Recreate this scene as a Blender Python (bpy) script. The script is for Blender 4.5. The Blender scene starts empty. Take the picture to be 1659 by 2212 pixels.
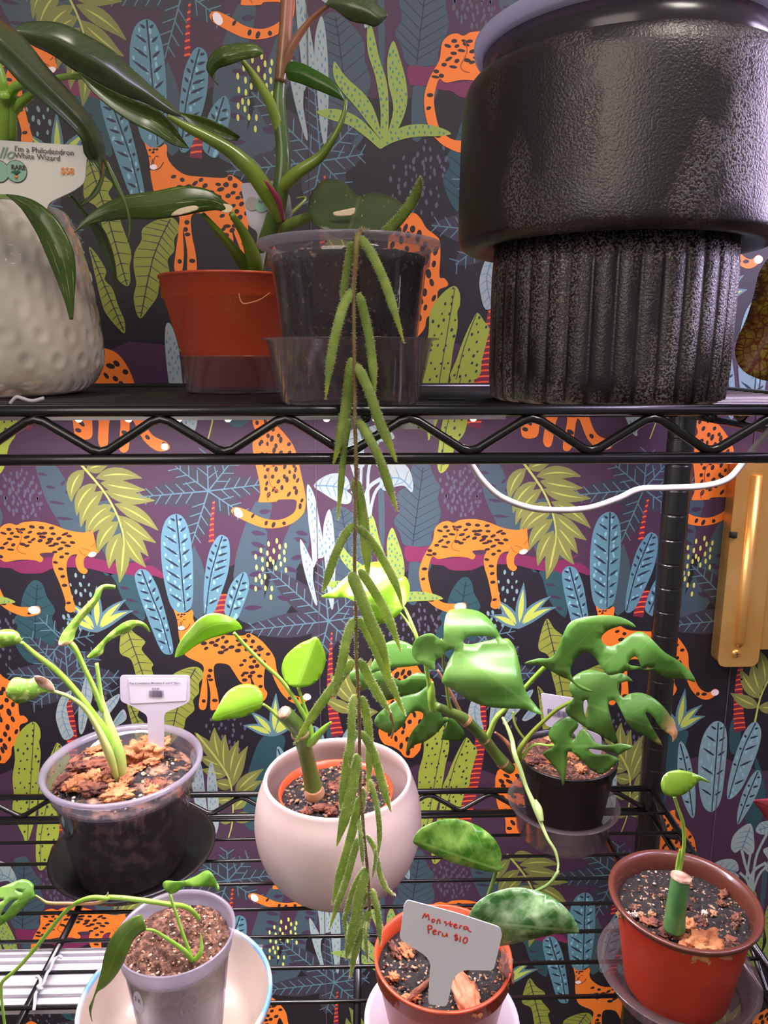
import bpy, bmesh, math, random
from mathutils import Vector, Matrix, noise
from mathutils.geometry import delaunay_2d_cdt
random.seed(7)
# ---------------------------------------------------------------- camera, world, light, exposure
scene = bpy.context.scene
COL = scene.collection
CZ = 1.55
PITCH, YAW, FPX = math.radians(12), math.radians(1.4), 1600.0
cam_d = bpy.data.cameras.new('camera')
cam_d.sensor_fit = 'VERTICAL'; cam_d.sensor_height = 24.0; cam_d.lens = FPX/2212*24.0
cam_d.clip_start = 0.01
cam = bpy.data.objects.new('camera', cam_d); COL.objects.link(cam)
cam.location = (0, 0, CZ); cam.rotation_euler = (math.pi/2-PITCH, 0, -YAW)
scene.camera = cam
scene.cycles.transparent_max_bounces = 40
w = bpy.data.worlds.new('world'); scene.world = w; w.use_nodes = True
w.node_tree.nodes['Background'].inputs[0].default_value = (0.90, 0.86, 0.92, 1)
w.node_tree.nodes['Background'].inputs[1].default_value = 0.20
scene.view_settings.view_transform = 'Standard'; scene.view_settings.look = 'None'
scene.view_settings.gamma = 1; scene.view_settings.use_curve_mapping = False
scene.view_settings.exposure = 0.0
def area(name, loc, target, sx, sy, power, color):
    l = bpy.data.lights.new(name, 'AREA'); l.shape = 'RECTANGLE'; l.size = sx; l.size_y = sy
    l.energy = power; l.color = color
    o = bpy.data.objects.new(name, l); COL.objects.link(o); o.location = loc
    d = Vector(target)-Vector(loc); o.rotation_euler = d.to_track_quat('-Z', 'Y').to_euler()
    return o
area('grow_light', (-0.15, .60, CZ-.052), (-0.15, .57, CZ-1), .52, .08, 6.2, (1, .88, .97))
area('grow_light_right', (0.16, .50, CZ-.062), (0.16, .50, CZ-1), .16, .10, 1.2, (1, .88, .97))
area('grow_light_low', (-0.15, .50, CZ-.530), (-0.15, .60, CZ-1), .5, .10, 3.0, (1, .95, .98))
area('room_window', (-0.7, -1.2, CZ+.9), (0, .6, CZ-.1), 1.0, 1.2, 16, (1, .88, .74))
area('ceiling_lamp', (.55, -.15, CZ+1.1), (.0, .6, CZ+.0), .3, .3, 9, (1, .90, .80))
area('grow_light_side', (.62, .50, CZ+.22), (.25, .55, CZ+.05), .25, .3, 4.5, (.80, .66, 1))

# ---------------------------------------------------------------- pixel -> world
FW = Vector((math.sin(YAW)*math.cos(PITCH), math.cos(YAW)*math.cos(PITCH), -math.sin(PITCH)))
RT = Vector((math.cos(YAW), -math.sin(YAW), 0)); UP = RT.cross(FW)
def ray(x, y): return FW + RT*((x-829.5)/FPX) - UP*((y-1106)/FPX)
def P(x, y, d):
    r = ray(x, y); v = r*(d/r.y); return Vector((v.x, v.y, v.z+CZ))
def PZ(x, y, z):
    r = ray(x, y); v = r*(z/r.z); return Vector((v.x, v.y, z+CZ))
def crop(x0, y0, s): return lambda pts: [(x0+p[0]*s, y0+p[1]*s)+tuple(p[2:]) for p in pts]
def crop4(x0, y0, s): return lambda st: [(x0+a*s, y0+b*s, x0+c*s, y0+d*s) for a, b, c, d in st]

# ---------------------------------------------------------------- materials
def lin(c):
    return tuple((v/255/12.92 if v/255 <= .04045 else ((v/255+.055)/1.055)**2.4) for v in c)+(1,)
MATS = {}
def mat(name, col, rough=.5, metal=0, bump=0, bscale=60, col2=None, cscale=8, cpos=(.4, .6), spec=.5, coat=0, sss=0, emis=None, estr=0, detail=4, bdist=.001):
    if name in MATS: return MATS[name]
    m = bpy.data.materials.new(name); m.use_nodes = True; MATS[name] = m
    nt = m.node_tree; b = nt.nodes['Principled BSDF']
    b.inputs['Base Color'].default_value = lin(col); b.inputs['Roughness'].default_value = rough
    b.inputs['Metallic'].default_value = metal; b.inputs['Specular IOR Level'].default_value = spec
    b.inputs['Coat Weight'].default_value = coat
    if sss: b.inputs['Subsurface Weight'].default_value = sss; b.inputs['Subsurface Scale'].default_value = .005
    if emis: b.inputs['Emission Color'].default_value = lin(emis); b.inputs['Emission Strength'].default_value = estr
    if bump or col2: tc = nt.nodes.new('ShaderNodeTexCoord')
    if col2:
        n = nt.nodes.new('ShaderNodeTexNoise'); n.inputs['Scale'].default_value = cscale; n.inputs['Detail'].default_value = detail
        r = nt.nodes.new('ShaderNodeValToRGB'); r.color_ramp.elements[0].position = cpos[0]; r.color_ramp.elements[1].position = cpos[1]
        r.color_ramp.elements[0].color = lin(col); r.color_ramp.elements[1].color = lin(col2)
        nt.links.new(tc.outputs['Object'], n.inputs['Vector']); nt.links.new(n.outputs['Fac'], r.inputs[0]); nt.links.new(r.outputs[0], b.inputs['Base Color'])
    if bump:
        n2 = nt.nodes.new('ShaderNodeTexNoise'); n2.inputs['Scale'].default_value = bscale; n2.inputs['Detail'].default_value = 5
        bp = nt.nodes.new('ShaderNodeBump'); bp.inputs['Strength'].default_value = bump; bp.inputs['Distance'].default_value = bdist
        nt.links.new(tc.outputs['Object'], n2.inputs['Vector']); nt.links.new(n2.outputs['Fac'], bp.inputs['Height']); nt.links.new(bp.outputs[0], b.inputs['Normal'])
    return m
def clear(name, tint, haze=.06, hazecol=(220, 215, 230), rough=.08, spec=1.0):
    """thin plastic: see-through, fresnel gloss, a little milky haze"""
    if name in MATS: return MATS[name]
    m = bpy.data.materials.new(name); m.use_nodes = True; MATS[name] = m
    nt = m.node_tree; nt.nodes.remove(nt.nodes['Principled BSDF']); out = nt.nodes['Material Output']
    t = nt.nodes.new('ShaderNodeBsdfTransparent'); t.inputs[0].default_value = lin(tint)
    d = nt.nodes.new('ShaderNodeBsdfDiffuse'); d.inputs[0].default_value = lin(hazecol)
    tl = nt.nodes.new('ShaderNodeBsdfTranslucent'); tl.inputs[0].default_value = lin(hazecol)
    dm = nt.nodes.new('ShaderNodeMixShader'); dm.inputs[0].default_value = .5
    nt.links.new(d.outputs[0], dm.inputs[1]); nt.links.new(tl.outputs[0], dm.inputs[2])
    mx = nt.nodes.new('ShaderNodeMixShader'); mx.inputs[0].default_value = haze
    nt.links.new(t.outputs[0], mx.inputs[1]); nt.links.new(dm.outputs[0], mx.inputs[2])
    g = nt.nodes.new('ShaderNodeBsdfGlossy'); g.inputs['Roughness'].default_value = rough
    lw = nt.nodes.new('ShaderNodeLayerWeight'); lw.inputs['Blend'].default_value = .5
    pw = nt.nodes.new('ShaderNodeMath'); pw.operation = 'POWER'; pw.inputs[1].default_value = 3.5; nt.links.new(lw.outputs['Facing'], pw.inputs[0])
    mu = nt.nodes.new('ShaderNodeMath'); mu.operation = 'MULTIPLY_ADD'; mu.inputs[1].default_value = .40*spec; mu.inputs[2].default_value = .045*spec
    nt.links.new(pw.outputs[0], mu.inputs[0])
    m2 = nt.nodes.new('ShaderNodeMixShader'); nt.links.new(mu.outputs[0], m2.inputs[0])
    nt.links.new(mx.outputs[0], m2.inputs[1]); nt.links.new(g.outputs[0], m2.inputs[2]); nt.links.new(m2.outputs[0], out.inputs[0])
    return m
def leafmat(name, base, light, vein, rough=.32, transl=.3, nveins=9, mottle=(.45, .7), mscale=25, patch=None, pscale=30, ppos=(.66, .68), sidefade=None, vstr=.6, bump=.25, coat=.2, tcol=None):
    """leaf driven by its own UV: u along the midrib, v across"""
    if name in MATS: return MATS[name]
    m = bpy.data.materials.new(name); m.use_nodes = True; MATS[name] = m
    nt = m.node_tree; N = nt.nodes.new; L = nt.links.new
    b = nt.nodes['Principled BSDF']; out = nt.nodes['Material Output']
    b.inputs['Roughness'].default_value = rough; b.inputs['Coat Weight'].default_value = coat; b.inputs['Coat Roughness'].default_value = .25
    uv = N('ShaderNodeUVMap'); sp = N('ShaderNodeSeparateXYZ'); L(uv.outputs[0], sp.inputs[0])
    def M(op, a, bb=None):
        n = N('ShaderNodeMath'); n.operation = op
        for i, q in enumerate((a, bb)):
            if q is None: continue
            if isinstance(q, (int, float)): n.inputs[i].default_value = q
            else: L(q, n.inputs[i])
        return n.outputs[0]
    v = M('ABSOLUTE', M('SUBTRACT', M('MULTIPLY', sp.outputs[1], 2.0), 1.0))
    mid = M('LESS_THAN', v, .035)
    ph = M('SUBTRACT', M('MULTIPLY', sp.outputs[0], nveins), M('MULTIPLY', v, 2.2))
    fr = M('FRACT', ph)
    side = M('MULTIPLY', M('LESS_THAN', M('ABSOLUTE', M('SUBTRACT', fr, .5)), .045), .45)
    vm = M('MULTIPLY', M('MAXIMUM', mid, side), vstr)
    tc = N('ShaderNodeTexCoord'); n1 = N('ShaderNodeTexNoise'); n1.inputs['Scale'].default_value = mscale; n1.inputs['Detail'].default_value = 3
    L(tc.outputs['Object'], n1.inputs['Vector'])
    r1 = N('ShaderNodeValToRGB'); r1.color_ramp.elements[0].position = mottle[0]; r1.color_ramp.elements[1].position = mottle[1]
    r1.color_ramp.elements[0].color = lin(base); r1.color_ramp.elements[1].color = lin(light); L(n1.outputs['Fac'], r1.inputs[0])
    mx = N('ShaderNodeMixRGB'); L(vm, mx.inputs[0]); L(r1.outputs[0], mx.inputs[1]); mx.inputs[2].default_value = lin(vein)
    colout = mx.outputs[0]
    if patch:
        n2 = N('ShaderNodeTexNoise'); n2.inputs['Scale'].default_value = pscale; n2.inputs['Detail'].default_value = 2
        mp = N('ShaderNodeMapping'); mp.inputs['Scale'].default_value = (.16, 1, 1); L(uv.outputs[0], mp.inputs[0]); L(mp.outputs[0], n2.inputs['Vector'])
        r2 = N('ShaderNodeValToRGB'); r2.color_ramp.elements[0].position = ppos[0]; r2.color_ramp.elements[1].position = ppos[1]
        r2.color_ramp.elements[0].color = (0, 0, 0, 1); r2.color_ramp.elements[1].color = (1, 1, 1, 1); L(n2.outputs['Fac'], r2.inputs[0])
        m3 = N('ShaderNodeMixRGB'); L(r2.outputs[0], m3.inputs[0]); L(colout, m3.inputs[1]); m3.inputs[2].default_value = lin(patch); colout = m3.outputs[0]
    if sidefade:   # (colour, u0, u1): the far end of the leaf has its own colour
        rr = N('ShaderNodeMapRange'); rr.inputs[1].default_value = sidefade[1]; rr.inputs[2].default_value = sidefade[2]
        n5 = M('ADD', sp.outputs[0], M('MULTIPLY', M('SUBTRACT', n1.outputs['Fac'], .5), .35)); L(n5, rr.inputs[0])
        m4 = N('ShaderNodeMixRGB'); L(rr.outputs[0], m4.inputs[0]); L(colout, m4.inputs[1]); m4.inputs[2].default_value = lin(sidefade[0]); colout = m4.outputs[0]
    L(colout, b.inputs['Base Color'])
    bp = N('ShaderNodeBump'); bp.inputs['Strength'].default_value = bump; bp.inputs['Distance'].default_value = .002
    hh = M('SUBTRACT', M('MULTIPLY', n1.outputs['Fac'], .7), M('MAXIMUM', mid, side)); L(hh, bp.inputs['Height']); L(bp.outputs[0], b.inputs['Normal'])
    t = N('ShaderNodeBsdfTranslucent')
    if tcol: t.inputs[0].default_value = lin(tcol)
    else: L(colout, t.inputs[0])
    ms = N('ShaderNodeMixShader'); ms.inputs[0].default_value = transl
    L(b.outputs[0], ms.inputs[1]); L(t.outputs[0], ms.inputs[2]); L(ms.outputs[0], out.inputs[0])
    return m

# ---------------------------------------------------------------- object helpers
def setp(o, label=None, cat=None, group=None, kind=None):
    if label: o['label'] = label
    if cat: o['category'] = cat
    if group: o['group'] = group
    if kind: o['kind'] = kind
    return o
def thing(name, label, cat, loc, group=None, rot=(0, 0, 0)):
    o = bpy.data.objects.new(name, None); COL.objects.link(o); o.empty_display_size = .01
    o.location = loc; o.rotation_euler = rot
    return setp(o, label, cat, group)
def mobj(name, verts, faces, mats, parent=None, smooth=True, fmat=None, uvs=None, local=False):
    me = bpy.data.meshes.new(name)
    if parent is not None and not local:
        off = world_loc(parent)
        verts = [Vector(v)-off for v in verts]
    me.from_pydata([tuple(v) for v in verts], [], faces)
    for m in (mats if isinstance(mats, (list, tuple)) else [mats]): me.materials.append(m)
    if fmat: me.polygons.foreach_set('material_index', fmat)
    if uvs:
        ul = me.uv_layers.new(name='UVMap')
        for lp in me.loops: ul.data[lp.index].uv = uvs[lp.vertex_index]
    if smooth: me.polygons.foreach_set('use_smooth', [True]*len(me.polygons))
    me.update()
    o = bpy.data.objects.new(name, me); COL.objects.link(o)
    if parent is not None: o.parent = parent
    return o
def world_loc(o):
    v = Vector((0, 0, 0))
    while o is not None: v += o.location; o = o.parent
    return v
class MB:
    def __init__(s): s.v = []; s.f = []; s.m = []; s.uv = []
    def add(s, v, f, mi=0, uv=None):
        n = len(s.v); s.v += [Vector(p) for p in v]; s.f += [tuple(i+n for i in q) for q in f]; s.m += [mi]*len(f)
        s.uv += (uv if uv else [(0, 0)]*len(v))
    def build(s, name, mats, parent=None, smooth=True, local=False):
        return mobj(name, s.v, s.f, mats, parent, smooth, s.m, s.uv, local)
def catmull(pts, n=6, closed=False):
    pts = [tuple(p) for p in pts]; out = []; N = len(pts)
    if N < 3 and not closed:
        for i in range(N-1):
            for k in range(n): out.append(tuple(a+(b-a)*k/n for a, b in zip(pts[i], pts[i+1])))
        out.append(pts[-1]); return out
    rng = range(N) if closed else range(N-1)
    for i in rng:
        if closed: p0, p1, p2, p3 = pts[(i-1) % N], pts[i], pts[(i+1) % N], pts[(i+2) % N]
        else: p0, p1, p2, p3 = pts[max(i-1, 0)], pts[i], pts[i+1], pts[min(i+2, N-1)]
        for k in range(n):
            t = k/n; t2 = t*t; t3 = t2*t
            out.append(tuple(.5*(2*b+(-a+c)*t+(2*a-5*b+4*c-d)*t2+(-a+3*b-3*c+d)*t3) for a, b, c, d in zip(p0, p1, p2, p3)))
    if not closed: out.append(pts[-1])
    return out
def tube(mb, path, radii, seg=10, mi=0, flat=1.0, cap=True):
    path = [Vector(p) for p in path]; n = len(path)
    if not isinstance(radii, (list, tuple)): radii = [radii]*n
    prev = None; rings = []; V = []; uv = []
    for i, p in enumerate(path):
        t = (path[min(i+1, n-1)]-path[max(i-1, 0)]).normalized()
        if prev is None:
            a = Vector((0, 1, 0)) if abs(t.y) < .9 else Vector((1, 0, 0))
            nn = (a-t*a.dot(t)).normalized()
        else: nn = (prev-t*prev.dot(t)).normalized()
        prev = nn; bb = t.cross(nn)
        for k in range(seg):
            an = 2*math.pi*k/seg
            V.append(p+(nn*math.cos(an)*flat+bb*math.sin(an))*radii[i]); uv.append((i/(n-1), k/seg))
    F = []
    for i in range(n-1):
        for k in range(seg):
            F.append((i*seg+k, i*seg+(k+1) % seg, (i+1)*seg+(k+1) % seg, (i+1)*seg+k))
    if cap: F.append(tuple(range(seg-1, -1, -1))); F.append(tuple((n-1)*seg+k for k in range(seg)))
    mb.add(V, F, mi, uv)
def cyl(mb, a, b, r, seg=12, mi=0): tube(mb, [a, b], r, seg, mi)
def box(mb, lo, hi, mi=0, bev=0):
    x0, y0, z0 = lo; x1, y1, z1 = hi
    v = [(x0, y0, z0), (x1, y0, z0), (x1, y1, z0), (x0, y1, z0), (x0, y0, z1), (x1, y0, z1), (x1, y1, z1), (x0, y1, z1)]
    mb.add(v, [(0, 3, 2, 1), (4, 5, 6, 7), (0, 1, 5, 4), (1, 2, 6, 5), (2, 3, 7, 6), (3, 0, 4, 7)], mi)
def lathe(mb, prof, seg=64, mi=0, fn=None, c=(0, 0, 0)):
    V = []; F = []; n = len(prof)
    for r, z in prof:
        for k in range(seg):
            a = 2*math.pi*k/seg; rr = fn(r, z, a) if fn else r
            V.append((c[0]+rr*math.cos(a), c[1]+rr*math.sin(a), c[2]+z))
    for i in range(n-1):
        for k in range(seg): F.append((i*seg+k, i*seg+(k+1) % seg, (i+1)*seg+(k+1) % seg, (i+1)*seg+k))
    if prof[0][0] > 1e-4 and prof[0] != prof[-1] and prof[0][1] <= min(p[1] for p in prof)+1e-6: F.append(tuple(range(seg-1, -1, -1)))
    mb.add(V, F, mi)
def rpart(name, prof, m, parent, seg=64, fn=None, c=(0, 0, 0), mi=0):
    mb = MB(); lathe(mb, prof, seg, 0, fn, c); return mb.build(name, m, parent, local=True)
def inpoly(x, y, poly):
    c = False; n = len(poly); j = n-1
    for i in range(n):
        xi, yi = poly[i][0], poly[i][1]; xj, yj = poly[j][0], poly[j][1]
        if (yi > y) != (yj > y) and x < (xj-xi)*(y-yi)/(yj-yi+1e-12)+xi: c = not c
        j = i
    return c
def solid(o, t=.0006, off=0):
    md = o.modifiers.new('thickness', 'SOLIDIFY'); md.thickness = t; md.offset = off; return o

# leaf from stations: (left x,y , right x,y) in photo pixels, depth along and across
def leaf_st(st, d, m, parent, name='leaf', cup=.25, dl=0, dr=0, n=5, thick=.0006, wave=0, midshift=.5):
    st = catmull(st, n); N = len(st); K = 10; V = []; F = []; uv = []
    for i, (ax, ay, bx, by) in enumerate(st):
        u = i/(N-1)
        if isinstance(d, (list, tuple)):
            q = u*(len(d)-1); k = min(int(q), len(d)-2); dd = d[k]+(d[k+1]-d[k])*(q-k)
        else: dd = d
        wpx = math.hypot(bx-ax, by-ay)*dd/FPX
        for k in range(K+1):
            t = k/K; prof = 1-abs(2*t-1)**1.4
            de = dd+dl*(1-t)*abs(2*t-1)+dr*t*abs(2*t-1)+cup*wpx*prof+wave*math.sin(u*19+t*3)*abs(2*t-1)
            V.append(P(ax+(bx-ax)*t, ay+(by-ay)*t, de)); uv.append((u, t))
    for i in range(N-1):
        for k in range(K): F.append((i*(K+1)+k, i*(K+1)+k+1, (i+1)*(K+1)+k+1, (i+1)*(K+1)+k))
    return solid(mobj(name, V, F, m, parent, uvs=uv), thick)
# leaf from a traced outline with holes, laid on its own curved surface
def leaf_out(out, mid, d, m, parent, name='leaf', cup=.012, holes=(), n=4, wave=.0, thick=.0006, slope=(0, 0), sub=13):
    o = catmull(out, n, True); hs = [catmull(h, n, True) for h in holes]
    xs = [p[0] for p in o]; ys = [p[1] for p in o]; step = max(max(xs)-min(xs), max(ys)-min(ys))/sub
    pts = [Vector(p[:2]) for p in o]; edges = [(i, (i+1) % len(o)) for i in range(len(o))]
    for h in hs:
        b = len(pts); pts += [Vector(p[:2]) for p in h]; edges += [(b+i, b+(i+1) % len(h)) for i in range(len(h))]
    y = min(ys)
    while y < max(ys):
        x = min(xs)
        while x < max(xs):
            if inpoly(x, y, o) and not any(inpoly(x, y, h) for h in hs) and min((p-Vector((x, y))).length for p in pts) > step*.35: pts.append(Vector((x, y)))
            x += step
        y += step
    r = delaunay_2d_cdt(pts, edges, [], 0, 1e-5); vs, fs = r[0], r[2]
    (bx, by), (tx, ty) = mid; L = math.hypot(tx-bx, ty-by); ux, uy = (tx-bx)/L, (ty-by)/L
    hw = max(abs(-(p[0]-bx)*uy+(p[1]-by)*ux) for p in o)
    V = []; uv = []
    for p in vs:
        a = ((p.x-bx)*ux+(p.y-by)*uy)/L; s = (-(p.x-bx)*uy+(p.y-by)*ux)/hw
        dd = d[0]+(d[1]-d[0])*a-cup*(1-min(1, abs(s))**1.3)+slope[0]*s+wave*math.sin(a*9+s*4)
        V.append(P(p.x, p.y, dd)); uv.append((a, s*.5+.5))
    F = []
    for f in fs:
        cx = sum(vs[i].x for i in f)/3; cy = sum(vs[i].y for i in f)/3
        if inpoly(cx, cy, o) and not any(inpoly(cx, cy, h) for h in hs): F.append(tuple(f))
    return solid(mobj(name, V, F, m, parent, uvs=uv), thick)
def stalk(pts, d, wpx, m, parent, name='petiole', n=6, seg=10):
    """tube through photo pixels; d, wpx: number or list along the path"""
    if isinstance(d, (int, float)): d = [d]*len(pts)
    if isinstance(wpx, (int, float)): wpx = [wpx]*len(pts)
    if len(d) == 2 and len(pts) > 2: d = [d[0]+(d[1]-d[0])*i/(len(pts)-1) for i in range(len(pts))]
    if len(wpx) == 2 and len(pts) > 2: wpx = [wpx[0]+(wpx[1]-wpx[0])*i/(len(pts)-1) for i in range(len(pts))]
    q = catmull([(p[0], p[1], a, b) for p, a, b in zip(pts, d, wpx)], n)
    mb = MB(); tube(mb, [P(x, y, dd) for x, y, dd, ww in q], [max(.0002, ww/2/FPX*dd) for x, y, dd, ww in q], seg)
    return mb.build(name, m, parent)
def text(body, size, origin, xdir, normal, m, parent, name='lettering', align='LEFT', bold=0, shear=0):
    cu = bpy.data.curves.new(name, 'FONT'); cu.body = body; cu.size = size; cu.align_x = align; cu.offset = bold; cu.shear = shear; cu.resolution_u = 3
    cu.extrude = .00004
    ob = bpy.data.objects.new(name, cu); COL.objects.link(ob)
    dg = bpy.context.evaluated_depsgraph_get(); dg.update()
    me = bpy.data.meshes.new_from_object(ob.evaluated_get(dg)); bpy.data.objects.remove(ob)
    me.materials.clear(); me.materials.append(m)
    x = xdir.normalized(); z = normal.normalized(); z = (z-x*z.dot(x)).normalized(); y = z.cross(x)
    mt = Matrix((x.to_4d(), y.to_4d(), z.to_4d(), (0, 0, 0, 1))).transposed(); mt[0][3] = mt[1][3] = mt[2][3] = 0; mt[3][0] = mt[3][1] = mt[3][2] = 0; mt[3][3] = 1
    off = world_loc(parent)
    for v in me.vertices: v.co = (mt.to_3x3() @ v.co)+Vector(origin)-off
    o = bpy.data.objects.new(name, me); COL.objects.link(o); o.parent = parent
    return o
def slab(px, dfn, t, m, parent, name, smooth=False, rnd=0):
    """flat plate traced in photo pixels on a plane, with thickness"""
    q = catmull(px, 1, True) if not rnd else px
    a = [P(x, y, dfn(x, y)) for x, y in q]; nrm = (a[1]-a[0]).cross(a[-1]-a[0]).normalized()
    if nrm.y < 0: nrm = -nrm
    V = a+[v+nrm*t for v in a]; n = len(a)
    F = [tuple(range(n)), tuple(range(2*n-1, n-1, -1))]+[(i, (i+1) % n, (i+1) % n+n, i+n) for i in range(n)]
    return mobj(name, V, F, m, parent, smooth=smooth), -nrm
def rounded(pts, r, n=4):
    out = []; N = len(pts)
    for i in range(N):
        p = Vector(pts[i]); a = Vector(pts[i-1])-p; b = Vector(pts[(i+1) % N])-p
        rr = min(r, a.length*.45, b.length*.45); s = p+a.normalized()*rr; e = p+b.normalized()*rr
        for k in range(n+1):
            t = k/n; out.append(tuple(s*(1-t)**2+p*2*t*(1-t)+e*t*t))
    return out

# ================================================================ STRUCTURE: papered wall, floor
WY = .80; TX, TZ = .4795, .4862
def W2(x, y): v = P(x, y, WY); return (v.x, v.z)
def wc(x0, y0, s, dz=0, dx=0): return lambda pts: [(lambda q: (q[0]+dx, q[1]+dz))(W2(x0+p[0]*s, y0+p[1]*s)) for p in pts]
C1 = wc(0, 1000, .25316); C2 = wc(360, 1000, .25316); C3 = wc(780, 1000, .25316); C4 = wc(1150, 900, .30681)
C5 = wc(0, 1400, .25316); U1 = wc(150, 250, .28330, -TZ); U2 = wc(600, 0, .27728, -TZ); U3 = wc(820, 400, .19894)
R4 = wc(1360, 1350, .3164); M5 = wc(380, 1450, .24864); T2 = wc(640, 740, .19888); PX = wc(0, 0, 1); Q7 = wc(790, 1200, .2351)
PRINT = [('paper_navy', (27, 23, 31)), ('paper_plum', (66, 40, 62)), ('paper_slate', (58, 76, 86)), ('paper_teal', (38, 72, 78)),
 ('paper_vein_dark', (30, 40, 56)), ('paper_maroon', (112, 36, 74)), ('paper_orange', (232, 120, 40)), ('paper_spot', (40, 25, 30)),
 ('paper_blue', (86, 128, 142)), ('paper_blue_light', (126, 172, 188)), ('paper_olive', (132, 140, 54)), ('paper_cactus', (146, 160, 56)),
 ('paper_frond', (118, 122, 62)), ('paper_frond_vein', (172, 176, 84)), ('paper_twig', (84, 118, 130)), ('paper_pale', (146, 160, 158)),
 ('paper_pale_mark', (84, 124, 146)), ('paper_dotted', (138, 158, 70)), ('paper_dot', (60, 118, 118)), ('paper_lime', (176, 190, 84)),
 ('paper_dash', (82, 78, 96)), ('paper_yellow', (206, 206, 104)), ('paper_trunk', (112, 30, 54)), ('paper_stripe', (230, 88, 44)),
 ('paper_white', (240, 222, 224)), ('paper_lobe', (52, 50, 62)), ('paper_dash_pale', (120, 148, 150)), ('paper_line', (150, 70, 24)), ('paper_plum_dark', (58, 40, 66)), ('paper_blue_grey', (120, 150, 158))]
PI_ = {n[6:]: i for i, (n, c) in enumerate(PRINT)}
TILE = []                                   # (layer, colour, polygon in wall metres)
def pl(layer, c, pts, sm=4): TILE.append((layer, PI_[c], catmull(pts, sm, True) if sm > 1 else list(pts)))
def ell(layer, c, x, z, a, b, ang=0, n=10):
    ca, sa = math.cos(ang), math.sin(ang)
    TILE.append((layer, PI_[c], [(x+a*math.cos(t)*ca-b*math.sin(t)*sa, z+a*math.cos(t)*sa+b*math.sin(t)*ca) for t in [2*math.pi*i/n for i in range(n)]]))
def stroke(layer, c, pts, w0, w1=None, sm=3, peak=False):
    w1 = w0 if w1 is None else w1
    q = catmull(pts, sm) if len(pts) > 2 else [tuple(p) for p in pts]; n = len(q); A = []; B = []
    for i, p in enumerate(q):
        a = q[max(i-1, 0)]; b = q[min(i+1, n-1)]; dx, dz = b[0]-a[0], b[1]-a[1]; l = math.hypot(dx, dz) or 1
        t = i/(n-1); ww = (w0+(w1-w0)*t)/2
        if peak: ww = w0/2*max(.06, math.sin(math.pi*min(1, max(0, t))**.8))
        A.append((p[0]-dz/l*ww, p[1]+dx/l*ww)); B.append((p[0]+dz/l*ww, p[1]-dx/l*ww))
    TILE.append((layer, PI_[c], A+B[::-1]))
def blade(layer, c, base, tip, wd, bend=0, inner=None, n=7):
    bx, bz = base; tx, tz = tip; mx, mz = (bx+tx)/2-(tz-bz)*bend, (bz+tz)/2+(tx-bx)*bend
    path = [((1-t)**2*bx+2*t*(1-t)*mx+t*t*tx, (1-t)**2*bz+2*t*(1-t)*mz+t*t*tz) for t in [i/n for i in range(n+1)]]
    stroke(layer, c, path, wd, sm=1, peak=True)
    if inner: stroke(layer+1, inner[0], path[1:-1], wd*inner[1], sm=1, peak=True)
    return path
def scatter(layer, c, poly, gap, a, b, ang=math.pi/2, jit=.3, tries=1, inset=0):
    xs = [p[0] for p in poly]; zs = [p[1] for p in poly]; row = 0; z = min(zs)
    while z < max(zs):
        x = min(xs)+(gap/2 if row % 2 else 0)
        while x < max(xs):
            px, pz = x+random.uniform(-1, 1)*gap*jit, z+random.uniform(-1, 1)*gap*jit
            if inpoly(px, pz, poly) and all(inpoly(px+ox, pz+oz, poly) for ox, oz in ((a*.9, 0), (-a*.9, 0), (0, a*.9), (0, -a*.9))):
                s = random.uniform(.7, 1.15); ell(layer, c, px, pz, a*s, b*s, ang+random.uniform(-.25, .25), 8)
            x += gap
        z += gap*.8; row += 1
def veins(layer, c, poly, mid, n, w=.0007, slant=.8, reach=.12):
    """midrib plus side veins clipped to the outline"""
    q = catmull(mid, 4) if len(mid) > 2 else mid
    stroke(layer, c, mid, w*1.4)
    for i in range(n):
        t = (i+.7)/(n+.4); k = t*(len(q)-1); j = min(int(k), len(q)-2); f = k-j
        p = (q[j][0]+(q[j+1][0]-q[j][0])*f, q[j][1]+(q[j+1][1]-q[j][1])*f)
        dx, dz = q[j+1][0]-q[j][0], q[j+1][1]-q[j][1]; l = math.hypot(dx, dz) or 1; dx /= l; dz /= l
        for s in (-1, 1):
            vx, vz = -dz*s-dx*slant, dx*s-dz*slant; e = None; r = .002
            while r < reach:
                x, z = p[0]+vx*r, p[1]+vz*r
                if not inpoly(x, z, poly): break
                e = (x, z); r += .0015
            if e: stroke(layer, c, [p, e], w, w*.6)
def feather(pts, mid, fn, tone='blue'):
    poly = catmull(fn(pts), 4, True); pl(4, tone, fn(pts)); m = fn(mid)
    scatter(5, 'blue_light', poly, .0095, .0026, .0014, math.pi/2, .35)
    stroke(6, 'vein_dark', m, .0016, .0012); q = catmull(m, 6); N = len(q)
    for i in range(2, N-2, 2 if N < 14 else 2):
        dx, dz = q[i+1][0]-q[i][0], q[i+1][1]-q[i][1]; l = math.hypot(dx, dz) or 1; dx /= l; dz /= l
        for s in (-1, 1):
            vx, vz = -dz*s-dx*.75, dx*s-dz*.75; r = .002; e = None
            while r < .04:
                x, z = q[i][0]+vx*r, q[i][1]+vz*r
                if not inpoly(x, z, poly): break
                e = r; r += .001
            if e and e > .005:
                e *= .86; a = (q[i][0]+vx*.0022, q[i][1]+vz*.0022); b_ = (q[i][0]+vx*e, q[i][1]+vz*e)
                stroke(6, 'vein_dark', [a, ((a[0]+b_[0])/2, (a[1]+b_[1])/2), b_], .0026, sm=3, peak=True)
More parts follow.
